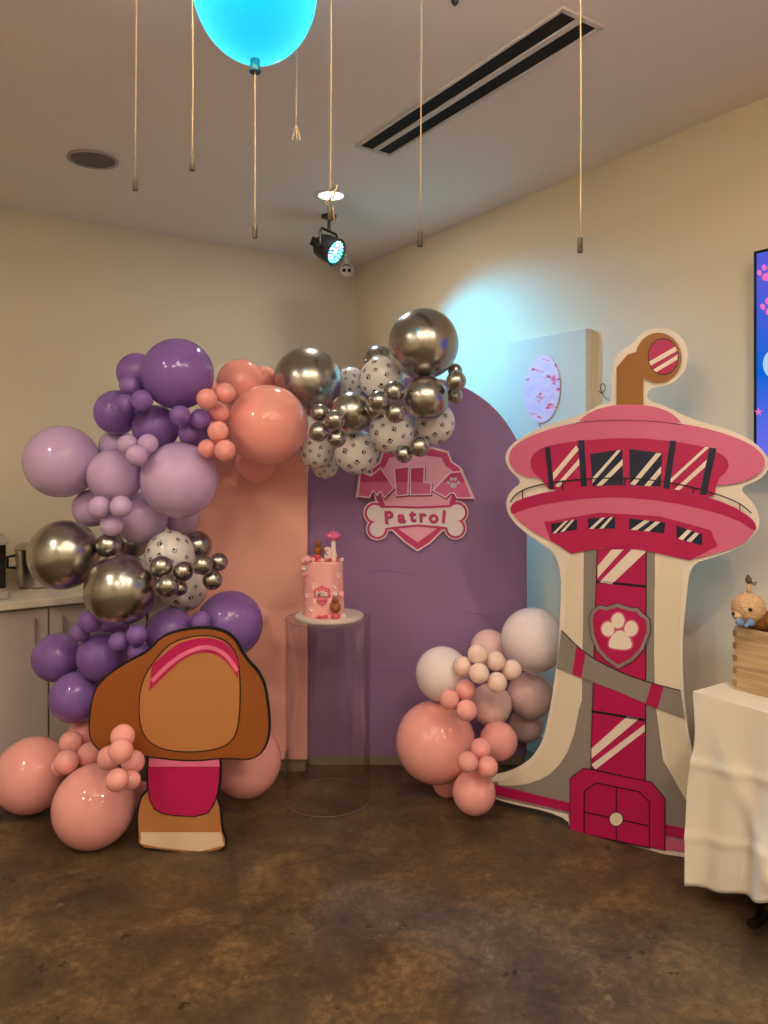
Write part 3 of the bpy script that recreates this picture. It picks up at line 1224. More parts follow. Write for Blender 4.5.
M_plush = mat('tan_plush', (224, 188, 142), 0.95, bump=1.0, bump_scale=160, noise=0.25, noise_scale=90)
M_plushd = mat('brown_plush', (150, 96, 44), 0.95, bump=1.0, bump_scale=160, noise=0.2, noise_scale=90)
HP = at(748.5, 607.5, 2.545)
ts = empty('plush_toy', HP)
tag(ts, 'round-headed tan plush toy with blue bow lying in the crate', 'soft toy')
bm = bmesh.new()
rng = random.Random(3)
ball(bm, (0, 0, 0), 0.052, 40, 28, (1.05, 1.0, 0.98))
for v in bm.verts:
    v.co *= 1 + rng.uniform(-0.03, 0.03)
to_obj('head', bm, M_plush, ts, smooth=True)
bm = bmesh.new()
ball(bm, (-0.045, -0.014, -0.024), 0.016, 18, 12, (1.1, 1, .85))
to_obj('muzzle', bm, M_plush, ts, smooth=True)
bm = bmesh.new()
ball(bm, (-0.060, -0.018, -0.018), 0.006, 12, 8)
to_obj('nose', bm, M_black, ts, smooth=True)
bm = bmesh.new()
ball(bm, (-0.018, -0.049, 0.002), 0.0065, 12, 8)
to_obj('eye', bm, M_black, ts, smooth=True)
bm = bmesh.new()
for sx, ang in ((-1, 20), (1, -20)):
    lathe(bm, [(0, 0), (0.006, 0.006), (0.014, 0.020), (0.012, 0.030), (0, 0.032)], 12, (-0.030, -0.040, -0.052), Matrix.Rotation(math.radians(ang + 80 * sx), 3, 'Y'), cap=False)
ball(bm, (-0.030, -0.044, -0.052), 0.007, 10, 8)
to_obj('bow', bm, mat('pale_blue_ribbon', (120, 150, 190), 0.5), ts, smooth=True)
bm = bmesh.new()
ball(bm, (0.075, 0.012, -0.050), 0.056, 32, 20, (1.45, 0.85, 0.62))
to_obj('body', bm, M_plushd, ts, smooth=True)
bm = bmesh.new()
tube(bm, [(0.04, -0.036, -0.045), (0.08, -0.044, -0.040), (0.115, -0.036, -0.055)], 0.016, 12, radii=[.014, .017, .012])
to_obj('arm', bm, M_plushd, ts, smooth=True)
bm = bmesh.new()
tube(bm, [(0.002, 0.0, 0.048), (0.001, 0, 0.064), (0.0, 0, 0.085)], 0.007, 10, radii=[.010, .007, .006])
to_obj('topknot', bm, M_plush, ts, smooth=True)
bm = bmesh.new()
ball(bm, (-0.001, -0.002, 0.094), 0.012, 14, 10, (0.9, .9, 1.15))
ball(bm, (-0.003, -0.002, 0.107), 0.005, 10, 8)
tube(bm, [(0.004, -0.005, 0.088), (0.016, -0.008, 0.084), (0.024, -0.008, 0.088)], 0.002, 6)
tube(bm, [(0.004, -0.005, 0.086), (0.014, -0.009, 0.078), (0.020, -0.009, 0.078)], 0.002, 6)
to_obj('bobble', bm, mat('olive_knit', (96, 82, 58), 0.9, noise=.3, noise_scale=200), ts, smooth=True)

# ------------------------------------------------------------------ clear pedestal and cake
PD = 3.31
pc_ = at(328, HY, PD)
PR = 42.5 / F * PD
PZ = H - (617 - HY) / F * PD
pd = empty('acrylic_pedestal', (pc_.x, pc_.y, 0))
tag(pd, 'clear acrylic cylinder pedestal under the pink cake', 'pedestal')
ac = bpy.data.materials.new('clear_acrylic')
ac.use_nodes = True
nt = ac.node_tree
nt.nodes.remove(nt.nodes['Principled BSDF'])
tr = nt.nodes.new('ShaderNodeBsdfTransparent')
tr.inputs[0].default_value = (0.985, 0.98, 0.985, 1)
gl = nt.nodes.new('ShaderNodeBsdfGlossy')
gl.inputs[0].default_value = (0.9, 0.9, 0.9, 1)
gl.inputs['Roughness'].default_value = 0.06
lw_ = nt.nodes.new('ShaderNodeLayerWeight')
lw_.inputs[0].default_value = 0.5
pw_ = nt.nodes.new('ShaderNodeMath')
pw_.operation = 'POWER'
pw_.inputs[1].default_value = 3.0
nt.links.new(lw_.outputs['Facing'], pw_.inputs[0])
fr = nt.nodes.new('ShaderNodeMath')
fr.operation = 'MULTIPLY_ADD'
fr.inputs[1].default_value = 0.45
fr.inputs[2].default_value = 0.03
nt.links.new(pw_.outputs[0], fr.inputs[0])
mx = nt.nodes.new('ShaderNodeMixShader')
nt.links.new(fr.outputs[0], mx.inputs[0])
nt.links.new(tr.outputs[0], mx.inputs[1])
nt.links.new(gl.outputs[0], mx.inputs[2])
nt.links.new(mx.outputs[0], nt.nodes['Material Output'].inputs[0])
bm = bmesh.new()
lathe(bm, [(PR, 0.002), (PR, PZ - 0.006), (PR - 0.004, PZ - 0.006), (PR - 0.004, 0.002), (PR, 0.002)], 72, cap=False)
bmesh.ops.remove_doubles(bm, verts=bm.verts, dist=1e-5)
to_obj('tube', bm, ac, pd, angle=40)
bm = bmesh.new()
lathe(bm, [(0, PZ - 0.006), (PR, PZ - 0.006), (PR, PZ), (0, PZ)], 72, cap=False)
to_obj('top_disc', bm, ac, pd, angle=40)

for z, nm in ((0.006, 'bottom_rim'), (PZ - 0.004, 'top_rim')):
    bm = bmesh.new()
    tube(bm, [((PR + .0005) * math.cos(math.pi * 2 * i / 72), (PR + .0005) * math.sin(math.pi * 2 * i / 72), z) for i in range(73)], 0.0011, 6)
    to_obj(nm, bm, mat('polished_rim', (150, 132, 118), 0.15), pd, smooth=True)
M_cake = mat('pink_fondant', (246, 180, 178), 0.5)
M_cakel = mat('pale_fondant', (250, 216, 212), 0.5)
M_caked = mat('rose_fondant', (216, 84, 110), 0.45)
cb = empty('cake', (pc_.x + 0.008, pc_.y - 0.01, PZ))
tag(cb, 'pink fondant birthday cake on a white board atop the clear pedestal', 'cake')
bm = bmesh.new()
lathe(bm, [(0, 0.0005), (0.148, 0.0005), (0.150, 0.003), (0.150, 0.012), (0.147, 0.014), (0, 0.014)], 56, cap=False)
to_obj('cake_board', bm, mat('cake_board', (226, 212, 200), 0.4), cb, angle=40)
R0, R1, CHt = 0.091, 0.083, 0.240
cx0 = -0.026
bm = bmesh.new()
lathe(bm, [(0, 0.014), (R0, 0.014), (R0, 0.02), (R1, 0.014 + CHt - 0.008), (R1 - 0.008, 0.014 + CHt), (0, 0.014 + CHt)], 56, (cx0, 0, 0), cap=False)
to_obj('cake_body', bm, M_cake, cb, angle=35)
CTOP = 0.014 + CHt


def cpt(x, z, out=0.0):
    """point on the front of the cake at sideways offset x and height z"""
    r = R0 + (R1 - R0) * (z - 0.014) / CHt + out
    x = max(-r * .98, min(r * .98, x))
    return Vector((cx0 + x, -math.sqrt(r * r - x * x), z))


def cball(x, z, r, m, nm='sugar_ball', c=None):
    bm = bmesh.new()
    ball(bm, c if c is not None else cpt(x, z, r * .5), r, 16, 10)
    return to_obj(nm, bm, m, cb, smooth=True)


for x, z, r, m in [(-.085, CTOP - .002, .0165, M_cake), (-.066, CTOP + .010, .0165, M_cake), (-.082, CTOP - .062, .011, M_cake), (-.070, CTOP - .052, .009, M_cake),
                   (.078, .112, .015, M_cake), (.083, .018, .017, M_cakel), (.082, CTOP + .004, .0095, M_cakel), (0.015, .022, .010, M_caked), (.0, .020, .008, M_caked), (-.016, .021, .008, M_caked),
                   (.033, .022, .010, M_cake), (.05, .020, .008, M_cakel), (-.03, .019, .007, M_cake)]:
    cball(x, z, r, m)
for x, y, r in [(-.06, -.05, .012), (-.04, -.060, .010), (-.02, -.064, .008), (.0, -.066, .009), (.03, -.062, .010), (.048, -.054, .012), (.06, -.03, .010), (-.05, -.02, .012), (-.005, -.05, .008)]:
    cball(0, 0, r, random.choice([M_cake, M_cakel, M_caked]), c=Vector((cx0 + x, y, CTOP + r * .7)))
for x, z, r in ((-.080, CTOP - .034, .013), (.055, .115, .011)):
    o = cball(x, z, r, mat('white_fondant', (232, 222, 216), .5), 'spotted_ball')
    for k in range(9):
        a = rng.uniform(-1.2, 1.2)
        e_ = rng.uniform(-.9, .9)
        dirv = Vector((math.sin(a) * math.cos(e_), -math.cos(a) * math.cos(e_), math.sin(e_)))
        bm = bmesh.new()
        ball(bm, cpt(x, z, r * .5) + dirv * r, r * .16, 8, 6)
        to_obj('spot', bm, M_black, o, smooth=True)
# raised fondant paws on the side
for x, z, s in ((-.040, .150, .016), (.052, .145, .014), (-.066, .104, .014), (-.045, .047, .014), (.07, .19, .013)):
    bm = bmesh.new()
    for dx, dz, r in ((0, -.25, .55), (-.75, .25, .26), (-.28, .7, .28), (.28, .7, .28), (.75, .25, .26)):
        ball(bm, cpt(x + dx * s, z + dz * s, 0), r * s, 10, 8)
    to_obj('fondant_paw', bm, M_cakel, cb, smooth=True)


def plaque(pts, z0, out, thick, m, nm):
    bm = bmesh.new()
    a = [bm.verts.new(cpt(x, z0 + z, out)) for x, z in pts]
    b = [bm.verts.new(cpt(x, z0 + z, out + thick)) for x, z in pts]
    bm.faces.new(b)
    for i in range(len(a)):
        j = (i + 1) % len(a)
        bm.faces.new((a[i], a[j], b[j], b[i]))
    return to_obj(nm, bm, m, cb)


shp = [(-.036, .02), (-.030, .034), (-.012, .040), (0, .048), (.012, .040), (.030, .034), (.036, .02), (.034, -.004), (.02, -.026), (0, -.042), (-.02, -.026), (-.034, -.004)]
plaque(shp, .108, .000, .005, M_caked, 'plaque_border')
plaque([(x * .86, z * .86 + .0005) for x, z in shp], .108, .005, .0015, mat('plaque_pink', (228, 128, 146), .5), 'plaque')
plaque([(-.038, -.012), (.038, -.012), (.038, .010), (-.038, .010)], .090, .006, .003, M_cakel, 'plaque_banner')
plaque([(-.024, -.005), (.024, -.005), (.024, .006), (-.024, .006)], .090, .009, .001, M_caked, 'banner_writing')
me = text_mesh('Mila', 0.030, 0.003, 0.0006)
me.transform(Matrix.Translation(cpt(0, .122, .010)) @ Matrix.Rotation(math.radians(90), 4, 'X'))
link('cake_lettering', me, mat('icing_white', (250, 230, 225), .4), cb)
me = text_mesh('3', 0.062, 0.006, 0.0035)
me.transform(Matrix.Translation(Vector((cx0 + .022, -.045, CTOP + .034))) @ Matrix.Rotation(math.radians(90), 4, 'X'))
link('number_topper', me, M_cakel, cb)
# plain little tower topper
tx = cx0 + .042
bm = bmesh.new()
lathe(bm, [(0, 0), (.024, 0), (.016, .02), (.010, .05), (.010, .092), (0, .092)], 20, (tx, 0, CTOP), cap=False)
to_obj('topper_shaft', bm, mat('icing_white', (250, 230, 225), .4), cb, angle=40)
bm = bmesh.new()
lathe(bm, [(0, .088), (.022, .088), (.034, .102), (.032, .112), (.014, .124), (0, .126)], 24, (tx, 0, CTOP), cap=False)
tube(bm, [(tx, 0, CTOP + .122), (tx, 0, CTOP + .142)], .003, 8)
to_obj('topper_roof', bm, M_sm, cb, angle=40)
# plain sugar balls stacked where the other decorations stand
M_car = mat('caramel_sugar', (150, 84, 42), .4)
for bx, by, bz, sc_ in ((cx0 - .024, -.02, CTOP, 1.0), (cx0 + .058, -.100, .014, 1.12)):
    for r, z, m in ((.015, .014, M_caked), (.021, .044, M_car), (.012, .072, M_car)):
        bm = bmesh.new()
        ball(bm, (bx, by, bz + z * sc_), r * sc_, 20, 14)
        to_obj('stacked_ball', bm, m, cb, smooth=True)

# ------------------------------------------------------------------ printed tower cut-out
TWP = Plane((.922, 2.93), (.839, -.545))
tw = empty('tower_cutout', Vector((.93, 2.93, 0)))
tag(tw, 'tall freestanding printed cutout of a pink and white observation tower', 'cutout')
M_tc = mat('print_crimson', (176, 8, 82), 0.45)
M_tr = mat('print_rose', (206, 102, 140), 0.45)
M_tn = mat('print_navy', (12, 26, 58), 0.4)
M_tg = mat('print_grey', (140, 134, 126), 0.45)
M_tcr = mat('print_cream', (228, 218, 196), 0.45)
M_to = mat('print_ochre', (150, 96, 26), 0.45)
M_tw = mat('print_white', (236, 226, 212), 0.45)
outline = [(612, 404), (612, 366), (618, 352), (634, 343), (641, 333), (655, 327), (672, 329), (685, 341), (689, 358), (684, 374), (670, 385), (656, 387), (648, 390), (646, 400),
           (664, 405), (690, 419), (725, 428), (752, 440), (768, 456), (770, 468), (760, 480), (737, 488), (753, 502), (760, 518), (757, 533), (740, 548), (712, 558), (690, 564),
           (686, 600), (682, 640), (683, 690), (688, 735), (700, 790), (710, 822), (710, 864), (686, 857), (640, 851), (572, 834), (566, 815), (487, 799), (484, 785), (488, 776), (508, 772), (528, 762), (542, 744),
           (550, 710), (556, 670), (560, 625), (562, 556), (530, 537), (510, 519), (505, 503), (511, 490), (523, 482), (508, 469), (504, 455), (514, 441), (540, 427), (575, 417), (592, 409), (602, 404)]
TH_ = 0.010
TWP.layer('board', [smooth_poly(outline, 2)], M_tw, tw, -TH_, TH_)
bm = bmesh.new()
for px in (600, 640):
    a = TWP.hit(px, 700) - tw.location - TWP.n * 0.012
    fo = Vector((a.x, a.y, 0)) - TWP.n * 0.22
    prism(bm, [Vector((a.x, a.y, 0.006)), a, fo + Vector((0, 0, 0.006))], TWP.t * 0.008)
to_obj('back_strut', bm, M_foam, tw)
k = 0.0012
L = TWP.layer
# legs and body
L('body_field', [[(584, 545), (655, 545), (655, 700), (663, 760), (690, 806), (709, 820), (709, 856), (665, 850), (571, 831), (568, 814), (488, 796), (488, 782), (540, 780), (566, 750), (582, 700)]], M_tg, tw, 0)
L('flared_leg', [smooth_poly([(567, 556), (584, 550), (583, 640), (581, 700), (572, 745), (556, 770), (536, 782), (512, 786), (494, 784), (510, 777), (530, 767), (545, 748), (553, 712), (560, 670), (565, 625)], 1)], M_tcr, tw, k)
L('flared_leg', [smooth_poly([(655, 553), (683, 562), (680, 610), (679, 650), (681, 690), (687, 740), (699, 792), (708, 822), (690, 806), (672, 776), (660, 735), (654, 690)], 1)], M_tcr, tw, k)
L('base_band', [[(489, 783), (571, 803), (571, 812), (489, 793)]], M_tc, tw, 2 * k)
L('base_band', [[(664, 824), (709, 833), (709, 844), (664, 835)]], M_tc, tw, 2 * k)
L('base_stripe', [[(664, 837), (709, 846), (709, 855), (664, 849)]], M_tr, tw, 2 * k)
# shaft
L('shaft_outline', [[(597, 548), (647, 546), (646, 781), (590.5, 769)]], M_blackpaint, tw, 2 * k)
L('shaft', [[(598, 549), (646, 547), (645, 780), (591.5, 768)]], M_tc, tw, 3 * k)
for pl in ([(598, 566), (612, 549.5), (624, 549.2), (598, 578)], [(600, 582), (632, 549), (646, 548), (646, 552), (612, 584)],
           [(592, 748), (628, 715.5), (640, 718), (592, 758)], [(592, 764), (645, 724), (645, 731), (596, 769)]):
    L('glare_stripe', [pl], M_tw, tw, 4 * k)
for pl in ([(597, 580), (646, 585), (646, 587.5), (597, 582.5)], [(592, 709.5), (645, 718.5), (645, 720.8), (592, 712)]):
    L('shaft_joint', [pl], M_blackpaint, tw, 4 * k)
# plain grey sash across the shaft
L('sash', [[(562, 630), (584, 652), (612, 668), (645, 681), (681, 690), (685, 718), (660, 709), (616, 690), (578, 676), (557, 668)]], M_tg, tw, 5 * k)
for pl in ([(577, 646), (586, 653.5), (582, 677.5), (573, 674)], [(652, 683), (664, 686), (658, 708), (646, 703)]):
    L('sash_stripe', [pl], M_tc, tw, 6 * k)
L('sash_edge', [stroke(smooth_line([(562, 630), (584, 652), (612, 668), (645, 681), (681, 690)]), 1.0)], M_blackpaint, tw, 6 * k)
# shield emblem with a paw
em_o = [(592.5, 610.5), (600, 604.5), (607, 606.5), (618, 603), (630, 607), (639, 608), (643, 613), (650, 618), (651, 631), (644, 649), (634, 660), (619, 668), (606, 659), (598, 650), (592, 636), (590, 619)]
L('emblem_outline', [inflate(em_o, .7)], M_blackpaint, tw, 7 * k)
L('emblem_border', [em_o], M_tg, tw, 8 * k)
L('emblem_field', [inflate(em_o, -3.4)], M_tc, tw, 9 * k)
pp = [ell(609, 628.5, 6.2, 7.2, -8, 20), ell(619, 620, 6.4, 7.6, 0, 20), ell(632, 628, 6.6, 7.6, 8, 20), smooth_poly([(609, 646), (612, 635), (621, 628), (630, 635), (634, 646), (627, 649), (616, 648)], 2)]
L('emblem_paw_edge', [inflate(q, 1.5) for q in pp], M_tr, tw, 10 * k)
L('emblem_paw', pp, M_tw, tw, 11 * k)
# door
do = [(571, 778), (584, 768), (652, 782), (665, 798), (665, 849), (571, 831)]
L('door_outline', [inflate(do, .8)], M_blackpaint, tw, 5 * k)
dr = L('door', [do], M_tc, tw, 6 * k)
di = [(585, 790), (597, 782), (640, 791), (650, 801), (650, 847), (585, 833)]
ln = [stroke([di[i], di[(i + 1) % 6]], 1.1) for i in range(6)] + [stroke([(617, 786), (617, 840)], 1.1), stroke([(585, 811), (650, 825)], 1.1)]
L('door_line', ln, M_blackpaint, tw, 7 * k)
L('door_knob', [ell(617, 818, 7.2, 7.2)], M_blackpaint, tw, 8 * k)
L('door_knob', [ell(617, 818, 6.4, 6.4)], M_tcr, tw, 9 * k)
# lower deck
deck = [(511, 505), (520, 499), (550, 491), (600, 486), (640, 486), (690, 492), (730, 504), (752, 518), (756, 524), (754, 533), (742, 545), (714, 554), (690, 560), (640, 549), (600, 548), (572, 553), (552, 541), (530, 530), (513, 515)]
L('lower_deck', [smooth_poly(deck, 2)], M_tr, tw, 5 * k)
L('deck_rim', [smooth_poly([(510.5, 506), (520, 499), (550, 491), (600, 486), (640, 486), (690, 492), (730, 504), (752, 518), (756.5, 525), (756, 532), (735, 518), (690, 505.5), (640, 498), (600, 497), (550, 503), (520, 511), (512.5, 515)], 1)], M_tc, tw, 6 * k)
L('deck_underside', [[(545, 522), (600, 512.5), (660, 516), (711, 530), (718, 546), (690, 560), (640, 549), (600, 548), (572, 553.5), (551, 540)]], M_tc, tw, 6 * k)
zz = lambda pts: [(480 + x / 2.667, 310 + y / 2.667) for x, y in pts]
for pl, gl in (([(192, 570), (260, 557), (260, 585), (193, 597)], [[(195, 596), (228, 563), (238, 561), (205, 594)], [(216, 592), (246, 560), (255, 558), (227, 590)]]),
               ([(290, 555), (362, 552), (362, 582), (291, 583)], [[(293, 583), (325, 554), (336, 553), (304, 583)], [(320, 583), (348, 553), (357, 552), (331, 582)]]),
               ([(400, 555), (495, 566), (493, 595), (400, 585)], [[(404, 585), (440, 560), (455, 562), (420, 587)], [(438, 589), (470, 563), (483, 565), (452, 590)]]),
               ([(526, 575), (594, 597), (594, 627), (526, 608)], [[(530, 609), (555, 585), (566, 588), (542, 613)], [(552, 615), (576, 592), (586, 595), (564, 619)]])):
    w_ = L('window', [zz(pl)], M_tn, tw, 7 * k)
    L('glare_stripe', [zz(g) for g in gl], M_tw, tw, 8 * k)
# upper dish and cabin
dish = [(509, 455), (516, 444), (540, 432), (577, 422), (630, 419), (683, 423), (725, 433), (752, 444), (766, 458), (764, 470), (752, 479), (735, 484), (720, 485), (700, 486), (555, 484), (541, 478), (524, 477), (512, 468)]
L('dish', [smooth_poly(dish, 2)], M_tr, tw, 7 * k)
L('roof_cap', [smooth_poly([(576, 424), (592, 411), (612, 405.5), (630, 404.5), (648, 405.5), (664, 409), (676, 416), (684, 425), (630, 420)], 1)], M_tr, tw, 8 * k)
L('roof_seam', [stroke(smooth_line([(577, 423), (604, 420.5), (630, 420), (658, 421.5), (683, 425)]), .7)], mat('print_maroon', (120, 20, 50), .5), tw, 9 * k)
L('cabin', [smooth_poly([(531, 464), (533, 455), (545, 446.5), (575, 441), (632, 437), (690, 443), (720, 452), (730, 462), (727, 472), (718, 479), (714, 500), (680, 492), (630, 487), (590, 488), (552, 492), (541, 478), (534, 472)], 1)], M_tc, tw, 8 * k)
for pl in ([(546, 447), (551, 447), (555, 488.5), (550.5, 489)], [(579, 440.5), (585, 440), (588, 486), (582, 486.5)],
           [(671, 440.5), (677, 441), (670, 489), (664, 488)], [(710, 447.5), (717, 448.5), (707, 495), (700.5, 494)]):
    L('window_post', [pl], M_tn, tw, 10 * k)
for pl, gl in (([(591, 454), (623, 449.5), (624, 485), (593.6, 486)], [[(593.5, 478), (618, 450.5), (622, 450), (593.6, 483)], [(597, 485.8), (623.5, 459), (623.8, 465), (603, 485.5)]]),
               ([(630, 449), (663, 453), (661.5, 486.5), (631, 485)], [[(631, 484), (657, 453), (662.5, 453.5), (636, 485)], [(645, 485.7), (662, 466), (661.8, 473), (651, 486)]])):
    L('cabin_window', [pl], M_tn, tw, 9 * k)
    L('glare_stripe', gl, M_tw, tw, 10 * k)
L('glare_stripe', [[(554, 473), (577, 445.5), (579.8, 449.5), (554.3, 480)], [(556, 486), (580.5, 458), (581, 464), (560, 487)]], M_tw, tw, 9 * k)
L('glare_stripe', [[(671, 479), (706, 447), (709.5, 447.5), (670.2, 484)], [(675, 489.5), (708, 459), (707, 466), (680, 490)]], M_tw, tw, 9 * k)
rail = smooth_line([(511.5, 502), (517, 494), (530, 487), (560, 481), (600, 478), (630, 478), (660, 480.5), (694, 487), (724, 496), (742, 504), (752, 513)], 2)
polys = [stroke(rail, 1.2)] + [stroke([(x, y0), (x, y1)], 1.0) for x, y0, y1 in ((524, 489.5, 499), (564, 480, 490), (626, 478, 486), (694, 487, 493), (740.5, 503, 511))]
L('railing', polys, M_blackpaint, tw, 12 * k)
# plain beacon on the roof
L('beacon_post', [[(617, 405), (617, 368), (628, 355), (643, 350), (644, 405)]], M_to, tw, 6 * k)
L('beacon', [ell(659, 358, 23, 25, 0)], M_to, tw, 7 * k)
L('beacon_lens_edge', [ell(664, 357, 15.5, 18.5, 0)], M_blackpaint, tw, 8 * k)
L('beacon_lens', [ell(664, 357, 14.5, 17.5, 0)], M_tc, tw, 9 * k)
L('glare_stripe', [[(650, 362), (676, 347), (678, 351), (651.5, 366)], [(654, 370), (678.5, 355), (678, 360), (657, 372.5)]], M_tw, tw, 10 * k)

# ------------------------------------------------------------------ plain cut-out board at the left
DP = Plane((-0.70, 2.862), (1, 0.02))
dg_ = empty('shaped_cutout', Vector((-0.72, 2.86, 0)))
tag(dg_, 'freestanding plain cutout board in tan, brown and magenta among the left balloons', 'cutout')
M_dt = mat('print_tan', (186, 126, 74), 0.45)
M_db = mat('print_brown', (150, 84, 32), 0.45)
M_dc = mat('print_dog_cream', (230, 208, 180), 0.45)
M_dm = mat('print_magenta', (190, 24, 90), 0.45)
M_dp = mat('print_soft_pink', (232, 120, 160), 0.45)
upper = smooth_poly([(150, 652), (165, 634), (205, 627), (232, 634), (244, 658), (262, 676), (268, 706), (269, 740), (255, 759), (225, 756), (190, 760), (140, 754), (104, 752), (90, 738), (92, 706), (98, 684), (124, 664)], 2)
body = smooth_poly([(150, 748), (190, 752), (218, 748), (220, 775), (216, 800), (205, 816), (165, 814), (152, 806), (148, 780)], 1)
base = smooth_poly([(144, 792), (164, 784), (205, 784), (219, 800), (221, 830), (225, 838), (225, 848), (200, 853), (160, 849), (139, 846), (139, 832), (138, 812)], 1)
panel = smooth_poly([(162, 652), (176, 640), (208, 634), (230, 642), (240, 662), (240, 720), (232, 742), (208, 750), (170, 750), (148, 740), (140, 720), (142, 680)], 2)
L = DP.layer
L('board', [inflate(p, 2.2) for p in (upper, body, base)], M_blackpaint, dg_, -0.010, 0.0096)
bm = bmesh.new()
a = DP.hit(188, 740) - dg_.location - DP.n * 0.011
fo = Vector((a.x, a.y, 0)) - DP.n * 0.14
prism(bm, [Vector((a.x, a.y, 0.004)), a, fo + Vector((0, 0, 0.004))], DP.t * 0.008)
to_obj('back_strut', bm, M_foam, dg_)
L('base_field', [base], M_dt, dg_, k)
L('base_strip', [[(141, 832), (221, 832), (224, 845), (200, 851), (160, 847), (141, 843)]], M_dc, dg_, 2 * k)
L('body_outline', [inflate(body, 1.2)], M_blackpaint, dg_, 2 * k)
L('body_field', [body], M_dm, dg_, 3.2 * k)
L('body_stripe', [[(150, 752), (219, 752), (220, 766), (149, 766)]], M_dp, dg_, 4.4 * k)
L('top_outline', [inflate(upper, 1.6)], M_blackpaint, dg_, 5.6 * k)
L('top_field', [upper], M_db, dg_, 6.8 * k)
L('panel_outline', [inflate(panel, 1.3)], M_blackpaint, dg_, 8 * k)
L('panel_field', [panel], M_dt, dg_, 9.2 * k)
L('band', [smooth_line([(153, 664), (168, 651), (181, 641), (208, 635.5), (230, 643), (239, 660)], 2) + smooth_line([(239, 678), (226, 658), (207, 650), (188, 655), (172, 668), (150, 690)], 2)], M_dm, dg_, 10.4 * k)
L('band_stripe', [stroke(smooth_line([(153, 680), (172, 661), (190, 650), (208, 645), (226, 652), (238, 670)], 2), 4)], M_dp, dg_, 11.6 * k)

# ------------------------------------------------------------------ balloons
LATEX = {
    'purple': latex('latex_purple', (134, 98, 176)),
    'lavender': latex('latex_lavender', (203, 174, 218)),
    'coral': latex('latex_coral', (247, 170, 162)),
    'pink': latex('latex_pink', (246, 176, 172)),
    'blush': latex('latex_blush', (242, 208, 208)),
    'pearl': latex('latex_pearl', (240, 228, 230)),
    'cream': latex('latex_cream', (248, 222, 210)),
    'white': latex('latex_white', (226, 222, 218)),
    'silver': mat('chrome_balloon', (176, 174, 166), 0.26, 1.0),
}
_b = LATEX['silver'].node_tree.nodes['Principled BSDF']
if 'Thin Film Thickness' in _b.inputs:
    _b.inputs['Thin Film Thickness'].default_value = 420
    _b.inputs['Thin Film IOR'].default_value = 1.35
BM_CACHE = {}


def balloon_profile():
    pr = []
    n = 26
    for i in range(n + 1):
        a = math.pi * i / n              # 0 crown .. pi neck
        z = math.cos(a)
        r = math.sin(a)
        if z < 0:
            z *= 1.03
        pr.append((r if 0 < i < n else 0, z))
    return pr


def balloon_mesh(colour):
    if colour in BM_CACHE:
        return BM_CACHE[colour]
    bm = bmesh.new()
    lathe(bm, balloon_profile(), 56, cap=False)
    mats = [LATEX[colour]]
    if colour == 'white':
        mats.append(M_blackpaint)
        rg = random.Random(11)
        n = 46
        for i in range(n):
            z = 1 - 2 * (i + .5) / n
            ph = i * 2.39996 + rg.uniform(-.2, .2)
            rr = math.sqrt(1 - z * z)
            nrm = Vector((rr * math.cos(ph), rr * math.sin(ph), z))
            if z < -0.9:
                continue
            ax = nrm.cross(Vector((0, 0, 1))).normalized()
            ay = nrm.cross(ax)
            rot = rg.uniform(0, 6.28)
            ax, ay = ax * math.cos(rot) + ay * math.sin(rot), ay * math.cos(rot) - ax * math.sin(rot)
            s = rg.choice([0.10, 0.12, 0.14])
            for q in paw(0, 0, s):
                vs = []
                for x, y in q[::2] if len(q) > 12 else q:
                    d_ = (nrm + ax * x + ay * y).normalized()
                    zz_ = d_.z * (1.03 if d_.z < 0 else 1)
                    vs.append(bm.verts.new(Vector((d_.x, d_.y, zz_)) * 1.006))
                f = bm.faces.new(vs)
                f.material_index = 1
    bmesh.ops.recalc_face_normals(bm, faces=[f for f in bm.faces if f.material_index == 0])
    for f in bm.faces:
        f.smooth = True
    me = bpy.data.meshes.new('balloon_' + colour)
    bm.to_mesh(me)
    bm.free()
    for m in mats:
        me.materials.append(m)
    bm = bmesh.new()
    lathe(bm, [(0, -1.0), (0.06, -1.02), (0.04, -1.05), (0.05, -1.06), (0.085, -1.09), (0.07, -1.095), (0, -1.075)], 14, cap=False)
    for f in bm.faces:
        f.smooth = True
    kn = bpy.data.meshes.new('knot_' + colour)
    bm.to_mesh(kn)
    bm.free()
    kn.materials.append(LATEX[colour])
    BM_CACHE[colour] = (me, kn)
    return BM_CACHE[colour]


